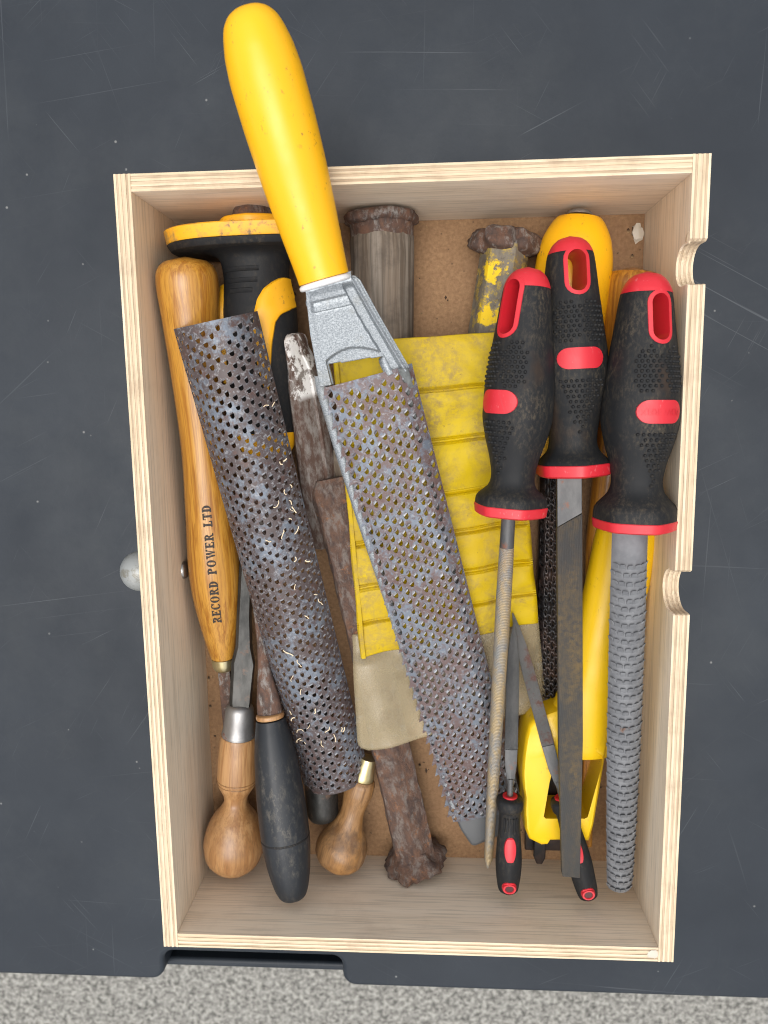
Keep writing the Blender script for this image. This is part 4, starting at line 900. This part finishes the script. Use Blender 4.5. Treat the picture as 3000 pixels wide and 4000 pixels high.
# two small files
def small_file(name, label, top, bot, marks, phi, bladew, mt, tri):
    fr = Frame(top, bot); t = thing(name, label, 'file', fr.B, 'small files with black and red handles')
    (c0, c1, end) = marks
    P = [(c0 - 4, 3), (c0 - 2, 34), (c0 + 6, 50), (c0 + 22, 54), (c0 + 40, 52), (c0 + 52, 44), (c0 + 75, 41), (c0 + 130, 44), (c0 + 190, 49), (c0 + 250, 52), (c0 + 300, 49), (end - 40, 45), (end - 14, 40), (end - 4, 32), (end, 3)]
    prof = smooth(fr.pr(P), 70)
    h = put('grip', MB().lathe(prof, 36, sides=6, blend=0.3, rot=phi).mesh('g'), MT['rubber_dusty'], t, fr.M)
    y = fr.y(c0 - 3)
    put('collar', MB().lathe([(y - 0.002, 0.0048), (y + 0.0006, 0.0048), (y + 0.0007, 0.0036), (y + 0.0002, 0.0030)], 24).mesh('c'), MT['red'], t, fr.M)
    def inlay(nm, pyc, hy, hxpx, off, mt_):
        y_, s = fr.y(pyc), fr.s_(fr.y(pyc)); out = []
        for i in range(13):
            yy = y_ + (i / 6 - 1) * hy * s; w = hxpx * s * math.sqrt(max(0.0, 1 - (i / 6 - 1) ** 2)) + 1e-5; r = interp(prof, yy) * 1.03; row = []
            for j in range(9):
                a = math.asin(max(-.95, min(.95, (j / 4 - 1) * w / r))); o = off if (0 < i < 12 and 0 < j < 8) else -0.0008
                row.append(((r + o) * math.sin(a + phi), yy, (r + o) * math.cos(a + phi)))
            out.append(row)
        return put(nm, MB().grid(out).mesh(nm), mt_, h, fr.M)
    inlay('badge', (c0 + c1) / 2 + 78, 54, 27, 0.0006, MT['red'])
    e = inlay('hanging_hole', end - 38, 28, 33, 0.0003, MT['red'])
    inlay('hole_shade', end - 36, 12, 15, 0.0012, MT['hole_dark']) if False else None
    y_, s = fr.y(end - 38), fr.s_(fr.y(end - 38)); r = interp(prof, y_)
    hole_rings = []
    for rr_, d in ((27, 0.0004), (24, 0.0014), (18, 0.0014), (16, 0.0008)):
        hole_rings.append([((rr_ * s * math.cos(-2*math.pi*i/20)) * math.cos(phi) + (r + d) * math.sin(phi), y_ + rr_ * 0.8 * s * math.sin(-2*math.pi*i/20), (r + d) * math.cos(phi) - rr_ * s * math.cos(-2*math.pi*i/20) * math.sin(phi)) for i in range(20)])
    put('hole_rim', MB().rings(hole_rings, cap=False).mesh('rim'), MT['red'], h, fr.M)
    shade_disc = [[(p[0] * 0.99, p[1], p[2]) for p in hole_rings[3]], [(p[0], p[1], p[2] - 0.0003) for p in hole_rings[3]]]
    put('hole_shade', MB().rings(shade_disc).mesh('hole_rings'), MT['darkred'], h, fr.M)  # dark disc laid on the handle, painting the shade inside the hanging hole
    for i in range(5):
        mb = MB(); R = []
        for k in range(5):
            yy = fr.y(c0 + 66 + i * 0 + k * 13); r_ = interp(prof, yy) * 1.02; a = (i - 2) * 0.28 + phi
            R.append([((r_ + o) * math.sin(a + da), yy, (r_ + o) * math.cos(a + da)) for da, o in ((-0.08, -0.0003), (-0.04, 0.0005), (0.04, 0.0005), (0.08, -0.0003))])
        put('grip_rib', MB().grid(R).mesh('rib'), MT['rubber_clean'], h, fr.M)
    # blade
    (b_tip, b_cut, b_sh, b_tang) = bladew; R1, R2 = [], []
    def sec(py, hw, hz, zt=0):
        yy = fr.y(py); s = fr.s_(yy); w = hw * s
        if tri: return [(-w, yy, -hz), (-w, yy, hz * 0.5), (0, yy, hz), (w, yy, hz * 0.5), (w, yy, -hz)]
        return [(-w, yy, -hz), (-w, yy, hz), (0, yy, hz * 1.02), (w, yy, hz), (w, yy, -hz)]
    T = 0.0016
    put('tang', MB().lathe(fr.pr([(b_tang, 12), (b_sh + 40, 12), (b_sh + 20, 14)]), 16).mesh('tang'), MT['file_smooth'], t, fr.M)
    put('bare_shoulder', MB().rings([sec(p, w, h_) for p, w, h_ in ((b_sh + 42, 10, T), (b_sh + 20, 16, T), (b_sh - 30, 23, T), (b_cut + 1, 25, T))]).mesh('b'), MT['file_smooth'], t, fr.M, bevel=0.0003)
    put('cut_blade', MB().rings([sec(p, w, h_) for p, w, h_ in ((b_cut, 25.5, T * 1.03), (lerp(b_cut, b_tip, 0.55), 25, T), (lerp(b_cut, b_tip, 0.75), 21, T), (lerp(b_cut, b_tip, 0.9), 12, T * 0.8), (b_tip, 3, T * 0.5))]).mesh('b'), mt, t, fr.M, bevel=0.0003)
m = Mat('hole_shade_red', 0.5); m.col((0.06, 0.004, 0.005)); MT['darkred'] = m.m  # handle red darkened in colour to stand for the shaded hole
small_file('small_file', 'small file with rust spotted blade slanting under the dark flat file', (2002, 2394, 0.038), (2300, 3506, 0.052), (3116, 3330, 3506), 0.0, (2394, 2908, 3030, 3122), MT['file_rust'], False)
small_file('small_file', 'small upright grey file next to the slim round file', (2008, 2432, 0.047), (1984, 3480, 0.048), (3112, 3320, 3480), 0.0, (2432, 2925, 3020, 3120), MT['file_grey'], True)

# ------------------------------------------------------------------ curved perforated blade on the left
fr = Frame((842, 1250, 0.073), (1316, 3048, 0.024), roll=0.10)
def wl(v): return lerp(0.0232, 0.0248, v / fr.L)
def s_left(a, v):
    w = wl(v); al = 1.12; R_ = w / math.sin(al); th = a / 0.024 * al; return ((R_ * math.sin(th), v, R_ * (math.cos(th) - math.cos(al))), (math.sin(th), 0, math.cos(th)))
t = thing('curved_rasp', 'curved perforated steel rasp strip lying over the printed amber handle', 'rasp', fr.B)
sh_, te_ = perforated_sheet(fr.L, 0.024, 14, 0.0066, s_left, rnd, (0.002, 0.003), 0.315, 0.25, 0.0006, 0.60, 0.02, 0.50)
b = put('blade', sh_.mesh('blade'), MT['perf_left'], t, fr.M, solid=0.0006, smooth_angle=0)
put('teeth', te_.mesh('teeth'), MT['tooth'], b, fr.M, kind='stuff', smooth_angle=0)
def shaving(o, n=7):
    k = rnd.uniform(0.0015, 0.0036); w = rnd.uniform(0.00015, 0.0004); a0 = rnd.uniform(0, 6.28); cur = rnd.uniform(-0.7, 0.7); p = Vector((0, 0, 0.0003)); R = []
    for i in range(n):
        d = Vector((math.cos(a0), math.sin(a0), rnd.uniform(-0.25, 0.4))); s = Vector((-d.y, d.x, rnd.uniform(-0.3, 0.3))); R.append([tuple(p - s * w), tuple(p + s * w)]); p = p + d * k * 0.34 * rnd.uniform(0.6, 1.2); a0 += cur * 0.5 + rnd.uniform(-0.6, 0.6)
    me = MB().grid(R).mesh('shaving'); return put('wood_shaving', me, MT['shaving'], None, Matrix.Translation(o), solid=0.0001, smooth_angle=60)
spots = [(1098, 1610), (1040, 1600), (1180, 1920), (1105, 1812), (1120, 1815), (1130, 1935), (1152, 1985), (1140, 1960), (1075, 1965), (1158, 2005), (1148, 2030), (1115, 2055), (1160, 2085), (1068, 2085), (1205, 2190), (1155, 2180), (1160, 2260), (1195, 2380), (1255, 2330), (1258, 2345), (1135, 2505), (1150, 2515), (1165, 2530), (1140, 2610), (1180, 2640), (1130, 2740), (1150, 2750), (1165, 2840), (1185, 2800), (1200, 2790), (1170, 2830), (1235, 2720), (1340, 2820), (1345, 2838), (1310, 2860), (1255, 2840), (1290, 2800)]
ax, bx_ = fr.A, fr.B
for (x, y) in spots:
    tt = fr.y(y); s = fr.s_(tt); cx = proj(fr.B + (fr.A - fr.B) * (tt / fr.L))[0]; a = max(-0.8, min(0.9, (x - cx) * s / 0.0235)) * 0.024 * 0.8
    p, nn = s_left(a, tt); w_ = fr.M @ (Vector(p) + Vector(nn) * 0.0009)
    tag(shaving(w_), 'tiny pale wood shaving caught on the curved perforated blade', 'shaving', 'wood shavings on the curved blade')

# ------------------------------------------------------------------ main surform with the big yellow handle
fb = Frame((1438, 1470, 0.080), (1908, 3190, 0.021))
fh = Frame((958, 10, 0.122), (1268, 1098, 0.101))
t = thing('surform_file', 'flat perforated rasp with a large glossy yellow handle resting on the back rim', 'rasp', fb.B)
put('handle', turned(fh, [(32, 3), (34, 40), (43, 72), (64, 98), (96, 118), (142, 132), (220, 146), (330, 152), (450, 150), (620, 143), (800, 130), (950, 116), (1060, 106), (1090, 104), (1097, 101), (1098, 3)], 120).mesh('handle'), MT['yellow'], t, fh.M)
put('ferrule_ring', straight(fh, [(1092, 98), (1096, 103), (1100, 107), (1110, 107), (1114, 103), (1116, 98)], n=48).mesh('ring'), MT['white'], t, fh.M)
# blade
Wb = 0.0258; Lb = fb.L
def wb(v): return lerp(0.0252, 0.0258, v / Lb)
def s_main(a, v):
    e = a / Wb; w = wb(v); x = e * w; z = -0.0035 * max(0, (abs(e) - 0.55) / 0.45) ** 1.6 * (1.5 if e > 0 else 0.5)
    return ((x, v, z), (0.35 * max(0, e - 0.6), 0, 1))
sh_, te_ = perforated_sheet(Lb, Wb, 13, 0.0072, s_main, rnd, (0.002, 0.003), 0.365, 0.42, 0.0008, 0.60, 0.04, 0.25)
b = put('blade', sh_.mesh('blade'), MT['perf_main'], t, fb.M, solid=0.0007, smooth_angle=0)
put('teeth', te_.mesh('teeth'), MT['tooth'], b, fb.M, kind='stuff', smooth_angle=0)
mb = MB(); v = 0.006
while v < Lb - 0.004:
    w = wb(v); x0 = -w + 0.0004; z0 = s_main(-Wb, v)[0][2]
    mb.add([(x0, v + 0.0072, z0), (x0, v, z0), (x0 - 0.0036, v - 0.0016, z0 - 0.0006), (x0, v + 0.0072, z0 - 0.0006), (x0, v, z0 - 0.0006), (x0 - 0.0034, v - 0.0014, z0 - 0.0014)], [(0, 1, 2), (5, 4, 3), (0, 2, 5, 3), (1, 4, 5, 2)])
    v += 0.0090
put('edge_teeth', mb.mesh('et'), MT['perf_main'], b, fb.M, kind='stuff', smooth_angle=0)
# cast body: side rails under the blade, throat frame and panel
mb = MB()
def rail(pts, hz, name, mt, wd):
    R = []
    for (px, py, z, w) in pts:
        c = PX(px, py, z); R.append([(c.x - w, c.y, c.z - hz), (c.x - w, c.y, c.z + hz * 0.5), (c.x - w * 0.4, c.y, c.z + hz), (c.x + w * 0.4, c.y, c.z + hz), (c.x + w, c.y, c.z + hz * 0.5), (c.x + w, c.y, c.z - hz)])
    return put(name, MB().rings(R).mesh(name), mt, t, None, smooth_angle=50)
rail([(1246, 1470, 0.0790, 0.0024), (1258, 1530, 0.0745, 0.0030), (1322, 1740, 0.0650, 0.0032), (1410, 2020, 0.0545, 0.0031), (1520, 2350, 0.0425, 0.0030), (1632, 2700, 0.0320, 0.0028), (1772, 3150, 0.0195, 0.0026)], 0.0030, 'side_rail', MT['cast'], 1)
rail([(1575, 1440, 0.0790, 0.0030), (1592, 1500, 0.0735, 0.0030), (1610, 1580, 0.0690, 0.0026), (1790, 2300, 0.0415, 0.0026), (1960, 3000, 0.0195, 0.0024)], 0.0026, 'side_rail', MT['cast_dark'], 1)
NU, NV = 70, 90; gv = []; gf = []
le = [(0, 1193, 1132), (0.45, 1211, 1303), (1, 1250, 1512)]; re_ = [(0, 1372, 1084), (0.42, 1462, 1242), (1, 1588, 1450)]
for j in range(NV + 1):
    v = j / NV; l = (interp(le, v, 1), interp(le, v, 2)); r = (interp(re_, v, 1), interp(re_, v, 2))
    for i in range(NU + 1):
        u = i / NU; base = lerp(0.0995, 0.0795, v)
        bead = max(1 - sstep(u, 0.05, 0.13), sstep(u, 0.94, 0.985), 1 - sstep(v, 0.03, 0.09))
        band = sstep(u, 0.74 + 0.10 * v, 0.77 + 0.10 * v)
        pan = 0.0008 - 0.0012 * sstep(v, 0.13, 0.155) + 0.0004 * sstep(v, 0.155, 0.20) + 0.0010 * sstep(v, 0.245, 0.26)
        uu = (u - 0.13) / 0.70; lip = 0.66 + 0.09 * (2 * uu - 1) ** 2
        if 0 <= uu <= 1: pan -= 0.0032 * sstep(v, lip, lip + 0.02)
        h = lerp(pan, -0.0022, band); h = lerp(h, 0.0014, bead)
        gv.append(tuple(PX(lerp(l[0], r[0], u), lerp(l[1], r[1], u), base + h)))
for j in range(NV):
    for i in range(NU):
        u, v = (i + 0.5) / NU, (j + 0.5) / NV
        if v > 0.785 + 0.03 * u and 0.15 < u < 0.84: continue
        a = j * (NU + 1) + i; gf.append((a, a + NU + 1, a + NU + 2, a + 1))
g_ = MB(); g_.add(gv, gf); gm = bpy.data.meshes.new('throat'); gm.from_pydata(gv, [], gf)
put('throat', gm, MT['cast'], t, smooth_angle=30, solid=0.0045)
R = []
for u in range(9):
    f = u / 8; c = PX(lerp(1196, 1372, f), lerp(1128, 1078, f), 0.0995); R.append([(c.x, c.y - 0.0024, c.z - 0.007), (c.x, c.y - 0.0024, c.z + 0.0016), (c.x, c.y + 0.0020, c.z + 0.0028), (c.x, c.y + 0.0040, c.z - 0.007)])
put('throat_head', MB().rings(R).mesh('throat'), MT['cast_rim'], t, smooth_angle=40)
for (x0, y0, x1, y1, z) in ((1262, 1470, 1290, 1515, 0.0765),):
    a = PX(x0, y0, z); c = PX(x1, y1, z)
    put('blade_lug', MB().box(min(a.x, c.x), max(a.x, c.x), min(a.y, c.y), max(a.y, c.y), z - 0.006, z + 0.0012).mesh('lug'), MT['cast_rim'], t, bevel=0.0018)
R = []
tp_ = [(1785, 3205), (1800, 3240), (1842, 3302), (1856, 3303), (1955, 3262), (2030, 3225), (2040, 3120), (1990, 3110)]
put('toe_clamp', MB().rings([[tuple(PX(x, y, z)) for x, y in tp_] for z in (0.006, 0.0165)]).mesh('toe'), MT['dark_plastic'], t, bevel=0.0015)
